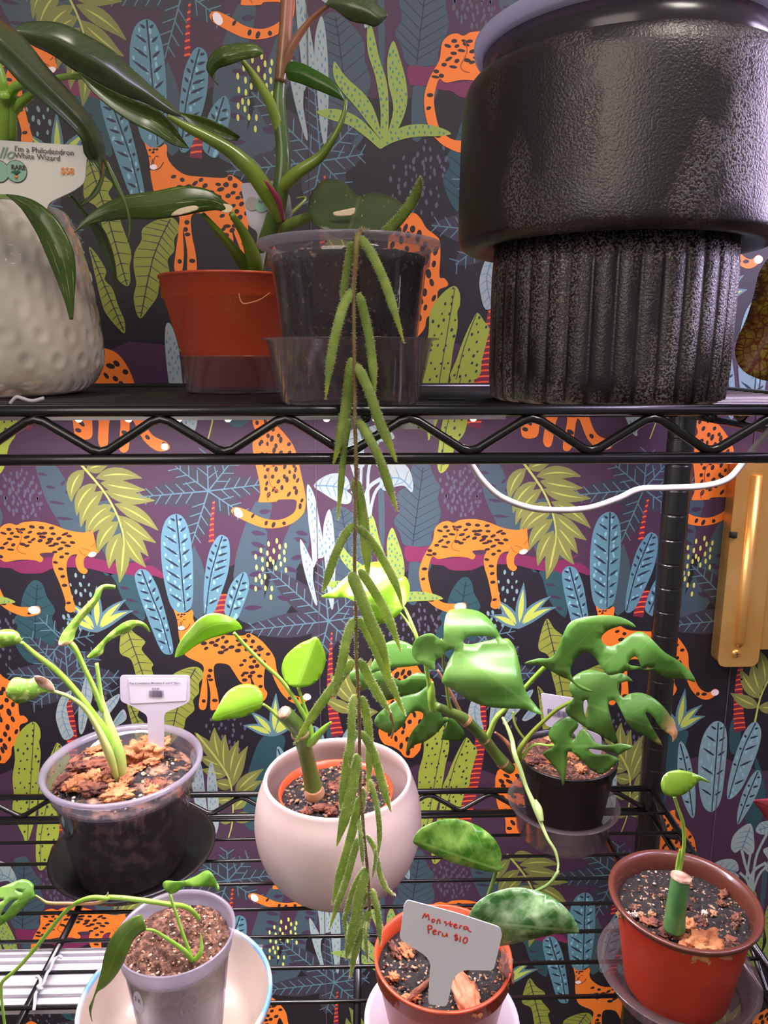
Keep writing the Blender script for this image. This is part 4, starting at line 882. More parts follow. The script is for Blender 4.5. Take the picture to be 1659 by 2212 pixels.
stalk(sp, sd, sw, brownst, t, 'stem')
def add_hairs(mb, path, rad, n, ln, rnd, mi=1):
    for i in range(n):
        q = rnd.random()*(len(path)-1.01); j = int(q); f = q-j; p = Vector(path[j]).lerp(Vector(path[j+1]), f); r = rad[j]+(rad[j+1]-rad[j])*f
        tv = (Vector(path[j+1])-Vector(path[j])).normalized(); a = rnd.uniform(0, 6.283); x = tv.cross(Vector((0, 1, 0))).normalized(); y = tv.cross(x)
        nn_ = x*math.cos(a)+y*math.sin(a); b = p+nn_*r*.9; e = p+nn_*(r+ln*rnd.uniform(.6, 1.3))+tv*ln*rnd.uniform(-.4, .4); wd = tv*.00011
        sdv = tv.cross(nn_)*.00011
        mb.add([b-wd, b+wd, e, b+sdv], [(0, 1, 2), (1, 3, 2), (3, 0, 2)], mi)
rn = random.Random(4)
q = catmull([(p[0], p[1], a, b) for p, a, b in zip(sp, sd, sw)], 6); path = [P(x, y, a) for x, y, a, b in q]; mbh = MB(); add_hairs(mbh, path, [b/2/FPX*a for x, y, a, b in q], 1500, .0011, rn, 0); fz = mbh.build('fuzz', hair, t); fz['kind'] = 'stuff'
HL = [(T1, [(690, 660), (820, 850), (960, 1150), (1060, 1450), (1172, 1825)], 84), (T1, [(600, 715), (560, 950), (520, 1200), (492, 1350)], 70), (T1, [(600, 1240), (500, 1450), (420, 1750), (360, 2080), (318, 2430)], 88), (T1, [(675, 1270), (740, 1500), (800, 1800), (838, 2150), (848, 2392)], 84),
 (T1, [(930, 640), (1100, 490), (1250, 290), (1325, 130), (1350, 8)], 96), (T2c, [(605, 165), (570, 450), (535, 750), (475, 1050), (405, 1325)], 104), (T2c, [(650, 230), (780, 500), (900, 850), (990, 1050), (1090, 1302)], 96), (T2c, [(578, 830), (535, 1050), (505, 1300), (480, 1600), (448, 1935)], 62),
 (T2c, [(675, 840), (800, 1050), (920, 1300), (1020, 1600), (1100, 1840)], 86), (T2c, [(635, 1480), (690, 1720), (735, 2000), (765, 2300), (780, 2580)], 108), (T3, [(715, 160), (600, 330), (500, 560), (440, 750), (388, 905)], 82), (T3, [(765, 190), (900, 330), (1050, 560), (1180, 810), (1258, 1070)], 84),
 (T3, [(690, 680), (780, 900), (900, 1200), (1030, 1500), (1130, 1875)], 116), (T3, [(785, 655), (900, 820), (1050, 1070), (1150, 1300), (1237, 1545)], 88), (T3, [(720, 1190), (650, 1400), (600, 1650), (545, 1900), (510, 2065)], 92), (T3, [(785, 1185), (900, 1400), (1030, 1680), (1160, 1960), (1290, 2255)], 84),
 (T3, [(720, 1640), (600, 1800), (450, 2000), (260, 2270), (74, 2560)], 96), (T3, [(785, 1635), (890, 1830), (1000, 2030), (1125, 2210)], 92), (T4, [(790, 435), (760, 600), (752, 850), (740, 1100), (735, 1290)], 88), (T4, [(875, 455), (930, 700), (960, 950), (960, 1250), (940, 1610)], 92),
 (T4, [(805, 850), (725, 1050), (675, 1350), (640, 1600), (620, 1790)], 84), (T4, [(875, 870), (1000, 1100), (1090, 1400), (1150, 1600), (1215, 1802)], 92), (T4, [(825, 1120), (780, 1400), (720, 1700), (650, 1950), (578, 2205)], 122), (T5, [(450, 370), (390, 650), (310, 950), (235, 1200), (175, 1455)], 86),
 (T5, [(550, 200), (620, 480), (645, 740), (630, 980)], 52), (T5, [(610, 900), (600, 1030), (572, 1185)], 34), (T5, [(440, 780), (385, 950), (315, 1200), (225, 1450), (145, 1695)], 68), (T5, [(520, 760), (600, 900), (640, 1100), (700, 1270), (804, 1362)], 52), (T5, [(440, 600), (465, 850), (482, 1060)], 42),
 (T5, [(500, 1080), (400, 1250), (335, 1450), (300, 1600), (312, 1785)], 52), (T5, [(515, 1105), (450, 1350), (400, 1600), (345, 1850), (310, 1995)], 98), (T5, [(510, 1320), (455, 1480), (410, 1700), (358, 1935)], 62), (T5, [(565, 1290), (612, 1450), (640, 1650), (650, 1862)], 60), (T5, [(545, 1500), (480, 1690), (405, 1900), (352, 2185)], 76),
 (T5, [(515, 1620), (508, 1800), (530, 2025)], 52), (T5, [(480, 290), (488, 400), (480, 520)], 38)]
for i, (fn, pts, wd) in enumerate(HL):
    s_ = .19888 if fn in (T1, T2c, T3) else (.1853 if fn is T4 else .217)
    d0 = .412+(.010 if i % 2 else -.010)*(.3+.7*((i*37) % 10)/10); q = catmull(fn(pts), 7); n = len(q); path = []; rad = []
    if i == 4: d0 = .43
    for k, (x, y) in enumerate(q):
        u = k/(n-1); dd = .412+(d0-.412)*min(1, u*2.5) if i != 4 else .46-.04*u
        path.append(P(x, y, dd)); rad.append(max(.0002, 1.18*wd*s_/2/FPX*dd*min(1, (.35+u*7), (1-u)*3.2+.06)))
    mb = MB(); tube(mb, path, rad, 14, 0, flat=.62); add_hairs(mb, path, rad, 420, .0010, rn)
    mb.build('leaf', [hoy, hair], t)
stalk(T3([(1130, 2210)])+T4([(1215, 700), (1245, 790), (1235, 870), (1215, 945)]), .41, [3, 8, 5, 5, 4], brownst, t, 'dried_tip')

# --- fluted black planter with its liner
c = Vector((P(1302, 870, .507).x, .507, SU))
t = thing('fluted_planter', 'big mottled black planter with a fluted foot on the right of the upper shelf', 'planter', c)
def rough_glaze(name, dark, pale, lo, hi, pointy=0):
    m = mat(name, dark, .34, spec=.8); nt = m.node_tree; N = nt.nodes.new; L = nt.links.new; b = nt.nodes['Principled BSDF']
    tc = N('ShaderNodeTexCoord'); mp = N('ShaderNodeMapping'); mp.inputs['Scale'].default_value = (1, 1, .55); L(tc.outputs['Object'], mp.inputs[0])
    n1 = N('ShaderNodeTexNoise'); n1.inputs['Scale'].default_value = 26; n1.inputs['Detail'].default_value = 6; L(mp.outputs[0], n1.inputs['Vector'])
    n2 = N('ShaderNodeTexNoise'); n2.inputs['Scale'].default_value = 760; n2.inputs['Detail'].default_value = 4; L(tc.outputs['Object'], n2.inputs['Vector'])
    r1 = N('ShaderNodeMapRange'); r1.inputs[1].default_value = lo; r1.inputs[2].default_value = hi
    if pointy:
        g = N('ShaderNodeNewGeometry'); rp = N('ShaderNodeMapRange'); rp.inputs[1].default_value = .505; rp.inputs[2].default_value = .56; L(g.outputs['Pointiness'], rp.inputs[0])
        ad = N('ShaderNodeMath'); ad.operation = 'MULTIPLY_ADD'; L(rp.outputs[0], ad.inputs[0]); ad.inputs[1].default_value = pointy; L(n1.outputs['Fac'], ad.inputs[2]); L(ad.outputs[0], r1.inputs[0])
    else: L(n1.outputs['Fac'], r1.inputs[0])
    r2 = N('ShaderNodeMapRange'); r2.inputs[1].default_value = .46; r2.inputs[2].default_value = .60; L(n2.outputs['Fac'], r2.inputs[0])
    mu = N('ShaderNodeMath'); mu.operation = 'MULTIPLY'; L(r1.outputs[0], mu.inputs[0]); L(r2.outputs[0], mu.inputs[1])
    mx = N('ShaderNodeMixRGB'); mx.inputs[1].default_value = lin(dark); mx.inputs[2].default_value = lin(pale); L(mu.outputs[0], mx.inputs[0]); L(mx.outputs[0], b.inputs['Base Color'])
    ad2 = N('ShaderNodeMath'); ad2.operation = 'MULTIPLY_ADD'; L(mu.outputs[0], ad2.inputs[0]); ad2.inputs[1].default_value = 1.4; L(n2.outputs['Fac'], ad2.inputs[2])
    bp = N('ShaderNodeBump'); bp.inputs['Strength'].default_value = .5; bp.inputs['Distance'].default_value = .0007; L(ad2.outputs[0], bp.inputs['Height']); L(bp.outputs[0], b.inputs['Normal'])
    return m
cast = rough_glaze('black_glaze', (32, 26, 24), (112, 96, 90), .50, .74)
casts = rough_glaze('black_glaze_fluted', (32, 28, 28), (140, 126, 122), .60, .86, .34)  # paler flute ridges: wear plus ridge highlights painted into the colour
zb1 = .0975
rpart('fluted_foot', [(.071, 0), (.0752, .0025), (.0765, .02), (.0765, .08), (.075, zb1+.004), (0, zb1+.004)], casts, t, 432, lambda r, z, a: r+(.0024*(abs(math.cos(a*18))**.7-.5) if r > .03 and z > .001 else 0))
zt1 = P(1300, 22, .406).z-SU
rpart('body', catmull([(.076, zb1+.002), (.090, zb1-.0015), (.0975, zb1+.001), (.1003, zb1+.007), (.1006, .13), (.0995, zt1-.018), (.0975, zt1-.006), (.0945, zt1-.001), (.0925, zt1)], 5)+[(.0905, zt1-.002), (.089, zt1-.02), (.086, zb1+.02), (0, zb1+.014)], cast, t, 128)
lt = thing('liner_pot', 'smoky white plastic liner standing up out of the top of the black planter', 'liner pot', c+Vector((0, 0, zb1+.016)))
hL = zt1-zb1-.016
rpart('liner', [(.070, 0), (.0860, hL), (.0875, hL+.018), (.0862, hL+.018), (.0850, hL), (.069, .002), (0, .002)], clear('smoky_plastic', (110, 100, 112), .25, (150, 140, 156), .2), lt)
rpart('rim', [(.0870, hL+.015), (.0900, hL+.016), (.0925, hL+.019), (.0930, hL+.024), (.0915, hL+.025), (.0905, hL+.021), (.0875, hL+.019), (.0870, hL+.015)], milky, lt)
soil(lt, .0848, hL+.012, soild, wallz=.02, wallR=.071, seed=12)

# --- begonia leaf at the right edge
c = PZ(1760, 840, ZU); 
t = thing('potted_begonia', 'hairy bronze begonia leaf at the right edge of the picture beside the black planter', 'potted plant', (.287, .452, SU))
rpart('pot', nursery(.022, .029, .055, .010, .002), blackp, t, 48); soil(t, .0265, .049, soild, seed=2, nparticles=40)
leaf_out([(1700, 520), (1662, 556), (1640, 590), (1628, 640), (1612, 690), (1592, 735), (1588, 765), (1600, 795), (1630, 815), (1668, 822), (1720, 800), (1760, 700), (1760, 580)], ((1740, 560), (1620, 800)), (.53, .52), begm, t, cup=.02, wave=.002, slope=(.01, 0))
stalk([(1740, 600), (1775, 620), (1790, 700), (1800, 740)], [.53, .50, .46, .45], 9, mat('begonia_stem', (130, 50, 40), .5), t)
mb = MB(); ep = [P(x, y, .52) for x, y in catmull([(1662, 556), (1640, 590), (1628, 640), (1612, 690), (1592, 735), (1588, 765), (1600, 795), (1630, 815)], 4)]; add_hairs(mb, ep, [.0003]*len(ep), 160, .0028, rn, 0)
fz = mb.build('fuzz', hair, t); fz['kind'] = 'stuff'

# ================================================================ LOWER SHELF
# --- speckled monstera in a clear pot on a black saucer
c = PZ(292, 1858, ZL)
t = thing('plant_saucer', 'wide black saucer under the clear pot of bark on the lower shelf', 'saucer', c)
rpart('saucer', saucer(.062, .0775, .016, .003), blackp, t)
c = PZ(284, 1868, ZL)+Vector((0, 0, .002))
t = thing('potted_monstera', 'speckled monstera with pale stems in a clear pot of bark chips', 'potted plant', c)
rpart('pot', [(.046, 0), (.0495, .004), (.0625, .088), (.0655, .089), (.0675, .104), (.0660, .1040), (.0640, .0900), (.0615, .0885), (.0485, .005), (0, .005)], clearp, t)
rpart('rim', [(.0664, .1035), (.0676, .1035), (.0715, .1045), (.0728, .107), (.0718, .109), (.0690, .1092), (.0664, .1055), (.0664, .1035)], clear('clear_rim', (226, 222, 230), .32, (216, 210, 220), .12), t)
soil(t, .0620, .0915, soilt, dome=.006, rough=.004, seed=21, wallz=.006, wallR=.0484, pmats=[perl, barkm, barkd], nparticles=260, psize=(.0006, .0018))
for i in range(34):
    rnd = random.Random(100+i); r = .053*math.sqrt(rnd.random()); a = rnd.uniform(0, 6.283)
    chip(t, (r*math.cos(a), r*math.sin(a), .0975+rnd.uniform(0, .004)), rnd.uniform(.006, .014), rnd.uniform(.004, .008), rnd.uniform(.002, .005), barkm if i % 3 else barkd, i)
chip(t, (.006, .018, .106), .016, .010, .010, barkm, 61, .7); chip(t, (.020, .024, .106), .012, .009, .009, barkm, 62, .3); chip(t, (-.03, .004, .102), .014, .009, .005, barkd, 63, .2)
F5 = crop(0, 1400, .25316); F1 = crop(0, 1000, .25316)
k5 = lambda st: [(a*.25316, 1400+b*.25316, cc*.25316, 1400+dd*.25316) for a, b, cc, dd in st]
k1 = lambda st: [(a*.25316, 1000+b*.25316, cc*.25316, 1000+dd*.25316) for a, b, cc, dd in st]
pale = mat('petiole_pale', (196, 204, 128), .35, col2=(150, 190, 84), cscale=18, coat=.2)
bright = mat('petiole_bright', (132, 184, 56), .35, col2=(164, 206, 84), cscale=18, coat=.2)
dt = .612
stalk(F5([(1035, 1165), (985, 950), (905, 740), (790, 560), (640, 360), (480, 190), (300, 50), (185, -50)]), [.625, .62, .612, .61, .605, .60, .59, .58], [18, 28, 24, 17, 14, 13, 11, 8], bright, t, 'petiole', seg=14)
stalk(F5([(1045, 1160), (1020, 930), (930, 650), (870, 450), (845, 280), (825, 130)]), [.625, .618, .618, .62, .62, .62], [16, 28, 20, 12, 9, 9], pale, t, 'petiole', seg=14)
stalk(F5([(870, 540), (810, 360), (720, 170), (640, 0), (590, -50)]), [.616, .61, .605, .60, .60], [10, 11, 11, 12, 14], bright, t, 'petiole', seg=12)
stalk(F5([(1020, 1165), (930, 900), (830, 680), (720, 510), (600, 420), (470, 372), (400, 368)]), [.622, .608, .60, .595, .59, .585, .58], [12, 20, 14, 11, 9, 8, 8], pale, t, 'petiole', seg=12)
leaf_out(F1([(200, 1490), (180, 1500), (160, 1455), (110, 1425), (40, 1420), (-60, 1440), (-200, 1420), (-300, 1500), (-150, 1580), (0, 1575), (100, 1555), (165, 1535)]), (F1([(190, 1500)])[0], F1([(-280, 1500)])[0]), (.58, .56), thai, t, cup=.006)
leaf_out(F5([(470, 375), (440, 290), (370, 250), (310, 238), (250, 265), (120, 252), (60, 330), (52, 400), (100, 442), (150, 472), (250, 445), (330, 400), (400, 372)]), (F5([(470, 372)])[0], F5([(60, 380)])[0]), (.58, .56), thai, t, cup=.008)
leaf_out(F5([(290, 245), (340, 236), (400, 262), (438, 288), (462, 362), (390, 356), (330, 320)]), (F5([(300, 250)])[0], F5([(450, 360)])[0]), (.5655, .5725), mat('leaf_tan_patch', (214, 170, 150), .5, col2=(150, 110, 90), cscale=80), t, 'tan_patch', cup=.002)
leaf_st(k1([(985, 1045, 985, 1075), (900, 1034, 880, 1082), (828, 1072, 850, 1155), (795, 1145, 780, 1255), (700, 1245, 700, 1340), (620, 1340, 650, 1430), (540, 1440, 630, 1500), (505, 1510, 600, 1542), (498, 1548, 520, 1562)]), [.61, .605, .60, .59], thaib, t, cup=-.3)
leaf_st(k1([(740, 1655, 760, 1672), (790, 1600, 870, 1630), (860, 1530, 900, 1545), (960, 1430, 1000, 1480), (1080, 1350, 1100, 1440), (1180, 1343, 1160, 1392), (1250, 1380, 1225, 1402), (1282, 1440, 1272, 1448)]), [.61, .615, .62], thai, t, cup=-.2)
t = thing('plant_label', 'white T-shaped label with a barcode and 29 dollar price in the pot of bark', 'plant label', P(330, 1600, .64))
o, nr = slab(rounded([(259, 1459), (410, 1459), (410, 1515), (392, 1525), (355, 1540), (353, 1640), (322, 1640), (318, 1545), (285, 1525), (260, 1515)], 8, 3), plane_d((335, 1490), .655, 0, 0), .0012, tagp, t, 'tag')
slab(rounded([(277, 1465), (404, 1466), (402, 1514), (282, 1520)], 4, 3), plane_d((335, 1490), .6546), .0003, mat('sticker_white', (200, 194, 208), .5), t, 'sticker')
x1 = Vector((1, 0, 0)); inkp = mat('ink_violet', (76, 66, 92), .6)
text("Thai Constellation Monstera 6\" and 4\" Rare...", .00265, P(279, 1478, .6540), Vector((1, 0, .0)), nn, inkp, t, bold=.00004)
text("$29.80", .0026, P(328, 1490, .6540), x1, nn, inkp, t, bold=.00004)
def barcode(x0, y0, x1_, y1_, d, par, seed=1, sl=0):
    rnd = random.Random(seed); mb = MB(); x = x0
    while x < x1_:
        ww = rnd.choice((.9, 1.4, 2.2)); a = [P(x, y0+(x-x0)*sl, d), P(x+ww, y0+(x-x0)*sl, d), P(x+ww, y1_+(x-x0)*sl, d), P(x, y1_+(x-x0)*sl, d)]
        mb.add(a+[v+Vector((0, .0002, 0)) for v in a], [(0, 1, 2, 3), (0, 4, 5, 1), (1, 5, 6, 2), (2, 6, 7, 3), (3, 7, 4, 0)]); x += ww+rnd.choice((.9, 1.3, 1.8))
    return mb.build('barcode', inkp, par, smooth=False)
barcode(322, 1492, 353, 1506, .6540, t)

# --- round white pot with an orange inner pot
c = PZ(733, 1898, ZL)
t = thing('round_planter', 'round cream-white ceramic planter in the middle of the lower shelf', 'plant pot', c)
cer = mat('pink_white_ceramic', (196, 174, 168), .42, col2=(212, 192, 188), cscale=5, bump=.06, bscale=40, sss=0)
rpart('pot', catmull([(.036, 0), (.050, .006), (.064, .020), (.073, .040), (.0765, .062), (.074, .085), (.0685, .102), (.0670, .1068), (.0655, .1085), (.0635, .1068), (.0640, .100), (.0680, .085), (.070, .062), (.066, .038), (.055, .018), (.0, .012)], 4), cer, t, 96)
t = thing('potted_cutting', 'thick cut stem with three bright lime leaves potted inside the round white planter', 'potted plant', c+Vector((-.002, .002, .014)))
rpart('pot', nursery(.036, .0525, .078, .012, .003), orange_p, t)
soil(t, .0495, .071, soild, rough=.004, dome=.005, seed=31, nparticles=260, psize=(.0008, .002), pmats=[barkd, grit, mat('grit_violet', (96, 80, 92), .6)])
for i in range(20):
    rnd = random.Random(200+i); r = .043*math.sqrt(rnd.random()); a = rnd.uniform(0, 6.283)
    chip(t, (r*math.cos(a), r*math.sin(a), .0765), rnd.uniform(.003, .007), rnd.uniform(.003, .005), rnd.uniform(.002, .004), barkd, i+5, jag=.3)
L = crop(540, 1360, .3465); MM = crop(380, 1450, .24864); C2p = crop(360, 1000, .25316); k2 = crop4(360, 1000, .25316)
cutm = mat('stem_cut_face', (206, 168, 146), .7, bump=1, bscale=300, col2=(150, 108, 90), cscale=120)
stalk(L([(402, 1018), (385, 930), (355, 800), (330, 700), (315, 655), (300, 610), (262, 565), (215, 520)]), [.605, .60, .595, .59, .588, .586, .582, .578], [48, 40, 36, 38, 40, 38, 36, 36], stemd, t, 'stem', seg=18)
stalk(L([(222, 526), (206, 512)]), [.5785, .577], [35, 31], cutm, t, 'cut_end', seg=18)
stalk(L([(316, 652), (312, 640)]), [.588, .5875], [45, 44], mat('node_ring', (150, 116, 84), .7), t, 'node_ring', seg=18)
stalk(L([(410, 1045), (402, 1018), (398, 985)]), [.605, .603, .60], [40, 50, 40], mat('sheath_base', (186, 140, 104), .6), t, 'base_sheath', seg=16)
stalk(L([(385, 700), (375, 620), (335, 530), (270, 420), (190, 310), (90, 220), (-20, 110), (-100, 20)]), [.59, .59, .585, .58, .575, .57, .565, .56], [10, 14, 11, 10, 9, 9, 9, 7], bright, t, 'petiole')
stalk(L([(380, 660), (365, 560), (330, 450), (300, 362)]), [.592, .592, .59, .585], [14, 10, 7, 7], bright, t, 'petiole')
stalk(L([(355, 720), (385, 700), (430, 650), (475, 605), (506, 575)]), [.588, .585, .58, .575, .572], [14, 20, 17, 12, 4], bright, t, 'young_shoot')
stalk(L([(300, 650), (250, 620), (190, 560), (130, 500), (84, 466)]), [.59, .585, .58, .575, .57], [9, 9, 8, 7, 6], bright, t, 'petiole')
leaf_st(k2([(70, 1659, 78, 1659), (85, 1590, 150, 1632), (130, 1500, 230, 1570), (195, 1420, 310, 1525), (270, 1335, 390, 1492), (350, 1290, 460, 1475), (440, 1285, 520, 1455), (530, 1310, 575, 1435), (605, 1355, 605, 1425), (640, 1400, 640, 1418)]), [.53, .545, .56], lime, t, cup=-.16)
leaf_out(MM([(312, 412), (365, 310), (440, 185), (555, 118), (680, 120), (748, 190), (755, 270), (735, 320), (670, 360), (570, 400), (450, 416), (350, 432)]), (MM([(757, 272)])[0], MM([(312, 412)])[0]), (.57, .55), lime, t, cup=.010)
leaf_out(L([(415, 46), (455, 110), (472, 190), (440, 290), (380, 345), (300, 362), (235, 338), (198, 260), (220, 170), (300, 95), (370, 62)]), (L([(300, 360)])[0], L([(415, 46)])[0]), (.585, .60), lime, t, cup=.010)

# --- split-leaf climber in a black pot and clear cup
c = PZ(1213, 1795, ZL)
t = thing('clear_cup', 'deep clear cup under the black pot near the back post', 'cup', c)
rpart('cup', [(.043, 0), (.046, .003), (.0500, .0330), (.0555, .0338), (.0565, .0350), (.0555, .0352), (.0490, .0345), (.0448, .004), (0, .004)], clears, t)
c = c+Vector((.001, 0, .0045))
t = thing('potted_monstera', 'glossy split-leaf climbing monstera in a black pot near the back post', 'potted plant', c)
rpart('pot', nursery(.036, .0500, .084, .010, .0022), blackp, t)
soil(t, .0470, .0765, soilb, rough=.004, seed=41, nparticles=200, pmats=[barkm, grit, barkd])
for i in range(9):
    rnd = random.Random(300+i); r = .04*math.sqrt(rnd.random()); a = rnd.uniform(0, 6.283); chip(t, (r*math.cos(a), r*math.sin(a), .081), rnd.uniform(.005, .009), rnd.uniform(.004, .006), .003, barkm if i % 2 else barkd, i+50)
G = crop(790, 1200, .2351); H = crop(1100, 1300, .4202); K = crop(1040, 1480, .2652); T3p = crop(620, 1100, .19888)
stalk(G([(1330, 1960), (1260, 1900), (1170, 1790), (1090, 1690), (1000, 1590), (900, 1500), (780, 1440), (650, 1385)]), [.66, .655, .65, .64, .63, .62, .61, .60], [26, 30, 26, 28, 24, 28, 22, 20], stemd, t, 'stem', seg=16)
for q_ in ((1262, 1905), (1092, 1690), (925, 1520)):
    stalk(G([(q_[0]+12, q_[1]+12), (q_[0]-12, q_[1]-12)]), {1262: .6549, 1092: .64, 925: .6205}[q_[0]], 31, mat('node_tan', (150, 112, 70), .7), t, 'node_ring', seg=16)
stalk(G([(620, 1410), (600, 1330), (580, 1180), (555, 1010), (560, 880), (700, 770)]), [.60, .595, .59, .585, .58, .572], [20, 16, 11, 11, 8, 5], bright, t, 'petiole')
stalk(G([(600, 1330), (605, 1250), (612, 1160)]), [.592, .59, .588], [17, 18, 5], bright, t, 'leaf_sheath')
stalk(G([(790, 1450), (760, 1330), (735, 1150), (712, 950), (720, 880)]), [.61, .605, .60, .59, .58], [12, 9, 7, 7, 6], petg, t, 'petiole')
stalk(G([(900, 1510), (850, 1400), (780, 1260), (660, 1050)]), [.618, .62, .62, .62], [12, 9, 8, 5], stemr, t, 'petiole')
stalk(G([(1110, 1700), (1150, 1600), (1200, 1490), (1290, 1400), (1450, 1230), (1560, 1110), (1650, 1020), (1700, 980)]), [.64, .635, .63, .625, .61, .60, .59, .585], [16, 13, 12, 12, 11, 11, 11, 8], bright, t, 'petiole')
stalk(K([(300, 590), (320, 510), (400, 400), (500, 300), (600, 210), (700, 150), (780, 110)]), [.655, .65, .645, .635, .625, .615, .61], [14, 14, 11, 10, 9, 9, 7], petg, t, 'petiole')
stalk(K([(330, 600), (380, 520), (450, 480), (540, 490), (600, 490)]), [.655, .65, .645, .64, .635], [8, 7, 6, 6, 6], bright, t, 'petiole')
stalk(K([(360, 450), (300, 370), (265, 290), (262, 215)]), [.69, .69, .69, .69], [6, 6, 6, 6], petg, t, 'petiole')
stalk(K([(270, 620), (230, 500), (170, 430), (110, 385)]), [.655, .65, .65, .645], [8, 10, 8, 5], stemr, t, 'leaf_sheath')
stalk(T3p([(1420, 1440), (1395, 1350), (1340, 1210), (1290, 1100), (1262, 1060)]), [.60, .60, .605, .61, .61], [9, 9, 8, 7, 6], bright, t, 'petiole')
stalk(T3p([(1400, 1370), (1360, 1300), (1290, 1200), (1215, 1110)]), [.602, .61, .615, .615], [6, 6, 5, 5], bright, t, 'petiole')
aer = mat('runner_green', (132, 168, 96), .45, col2=(168, 192, 120), cscale=24)
stalk(K([(170, 260), (215, 350), (250, 450), (270, 560), (320, 700), (365, 830), (430, 980), (480, 1110), (540, 1250), (600, 1350), (625, 1450), (620, 1510)])+[(1204, 1885), (1185, 1910), (1150, 1928), (1122, 1936)], [.62, .615, .61, .60, .595, .59, .58, .57, .56, .555, .55, .545, .54, .54, .545, .55], [6, 9, 11, 12, 12, 10, 13, 10, 8, 8, 6, 6, 8, 8, 8, 7], aer, t, 'runner_stem')
stalk(K([(440, 935), (462, 1010), (490, 1110)]), [.579, .573, .567], [6, 20, 12], aer, t, 'node_sheath')
leaf_out(G([(760, 512), (900, 490), (1050, 520), (1150, 600), (1210, 690), (1250, 760), (1312, 766), (1370, 850), (1412, 1000), (1440, 1150), (1490, 1280), (1620, 1455), (1560, 1448), (1450, 1412), (1200, 1400), (1050, 1370), (900, 1300), (800, 1230), (700, 1168), (720, 1080), (768, 960), (812, 880), (795, 860), (740, 880), (690, 940), (640, 965), (632, 1055), (560, 1020), (500, 990), (442, 942), (425, 880), (440, 800), (500, 742), (600, 716), (670, 760), (715, 770), (720, 640)]), (G([(715, 770)])[0], G([(1600, 1440)])[0]), (.575, .555), green, t, cup=.011, holes=[G([(900, 772), (960, 742), (1080, 740), (1195, 762), (1080, 790), (980, 813), (910, 808)])], wave=.003, slope=(-.012, 0), sub=18)
leaf_out(G([(80, 1520), (130, 1440), (250, 1350), (350, 1290), (480, 1260), (560, 1200), (600, 1160), (640, 1300), (690, 1440), (720, 1500), (800, 1500), (880, 1580), (912, 1650), (880, 1698), (800, 1695), (700, 1680), (745, 1560), (740, 1530), (640, 1640), (540, 1710), (450, 1740), (375, 1805), (390, 1700), (440, 1600), (510, 1520), (530, 1460), (480, 1430), (410, 1450), (340, 1560), (270, 1620), (200, 1630), (110, 1580)]), (G([(700, 1400)])[0], G([(100, 1560)])[0]), (.635, .62), green, t, cup=.010, wave=.002, sub=16)
leaf_out(G([(180, 810), (300, 778), (430, 830), (490, 930), (540, 990), (440, 1015), (300, 1030), (200, 1042), (60, 1080), (0, 1120), (80, 950)]), (G([(520, 990)])[0], G([(20, 1100)])[0]), (.635, .63), green, t, cup=.010)
leaf_out(G([(-150, 1100), (-60, 1030), (120, 1050), (240, 1110), (330, 1150), (460, 1080), (560, 1100), (580, 1180), (460, 1290), (330, 1290), (200, 1330), (130, 1280), (100, 1200), (-60, 1240)]), (G([(560, 1130)])[0], G([(-130, 1130)])[0]), (.66, .65), green, t, cup=.008)
leaf_out(H([(78, 316), (150, 292), (215, 290), (250, 240), (300, 120), (360, 85), (450, 71), (550, 74), (620, 100), (652, 132), (590, 122), (520, 140), (480, 170), (476, 200), (508, 228), (560, 215), (620, 170), (680, 154), (740, 200), (800, 260), (880, 310), (940, 370), (955, 412), (900, 397), (800, 387), (750, 352), (690, 350), (660, 290), (638, 284), (612, 320), (680, 335), (748, 338), (620, 352), (570, 365), (510, 376), (470, 330), (440, 285), (395, 257), (345, 290), (315, 345), (330, 400), (370, 430), (432, 462), (370, 450), (310, 402), (270, 386), (210, 352), (160, 325)]), (H([(180, 335)])[0], H([(940, 400)])[0]), (.585, .56), green, t, cup=.009, wave=.003, slope=(.008, 0), sub=22, n=3)
leaf_out(H([(290, 545), (330, 497), (308, 450), (330, 385), (400, 350), (450, 355), (520, 370), (590, 370), (637, 410), (600, 408), (560, 430), (578, 490), (620, 472), (680, 468), (750, 500), (810, 560), (850, 630), (866, 680), (840, 722), (835, 690), (780, 650), (735, 585), (700, 570), (735, 645), (787, 738), (700, 690), (620, 640), (580, 570), (545, 510), (508, 525), (535, 640), (558, 732), (480, 692), (405, 652), (340, 610), (300, 580)]), (H([(330, 500)])[0], H([(860, 690)])[0]), (.615, .60), greenb, t, cup=.012, holes=[H([(383, 512), (400, 508), (404, 560), (400, 610), (384, 560)])], wave=.002, sub=22, n=3)
leaf_out(H([(205, 665), (250, 612), (310, 590), (357, 632), (325, 680), (330, 712), (380, 650), (430, 700), (445, 722), (500, 738), (570, 728), (637, 745), (600, 765), (560, 788), (540, 775), (440, 757), (408, 758), (440, 784), (510, 785), (563, 808), (545, 835), (480, 886), (420, 862), (380, 820), (315, 768), (298, 790), (292, 870), (278, 948), (255, 880), (200, 812), (173, 778), (232, 740), (208, 705)]), (H([(232, 740)])[0], H([(630, 745)])[0]), (.635, .60), green, t, cup=.010, wave=.002, sub=18, n=3)
leaf_out(T3p([(372, 950), (480, 888), (530, 850), (600, 770), (700, 690), (830, 612), (950, 573), (1030, 592), (1130, 700), (1200, 760), (1280, 730), (1330, 830), (1320, 950), (1265, 1070), (1170, 1180), (1000, 1252), (880, 1210), (790, 1050), (640, 960), (500, 968)]), (T3p([(1260, 1070)])[0], T3p([(375, 950)])[0]), (.61, .60), lime, t, cup=.016, wave=.003, slope=(.01, 0))
t = thing('plant_label', 'white barcode label partly hidden behind the split leaves in the black pot', 'plant label', P(1215, 1600, .685))
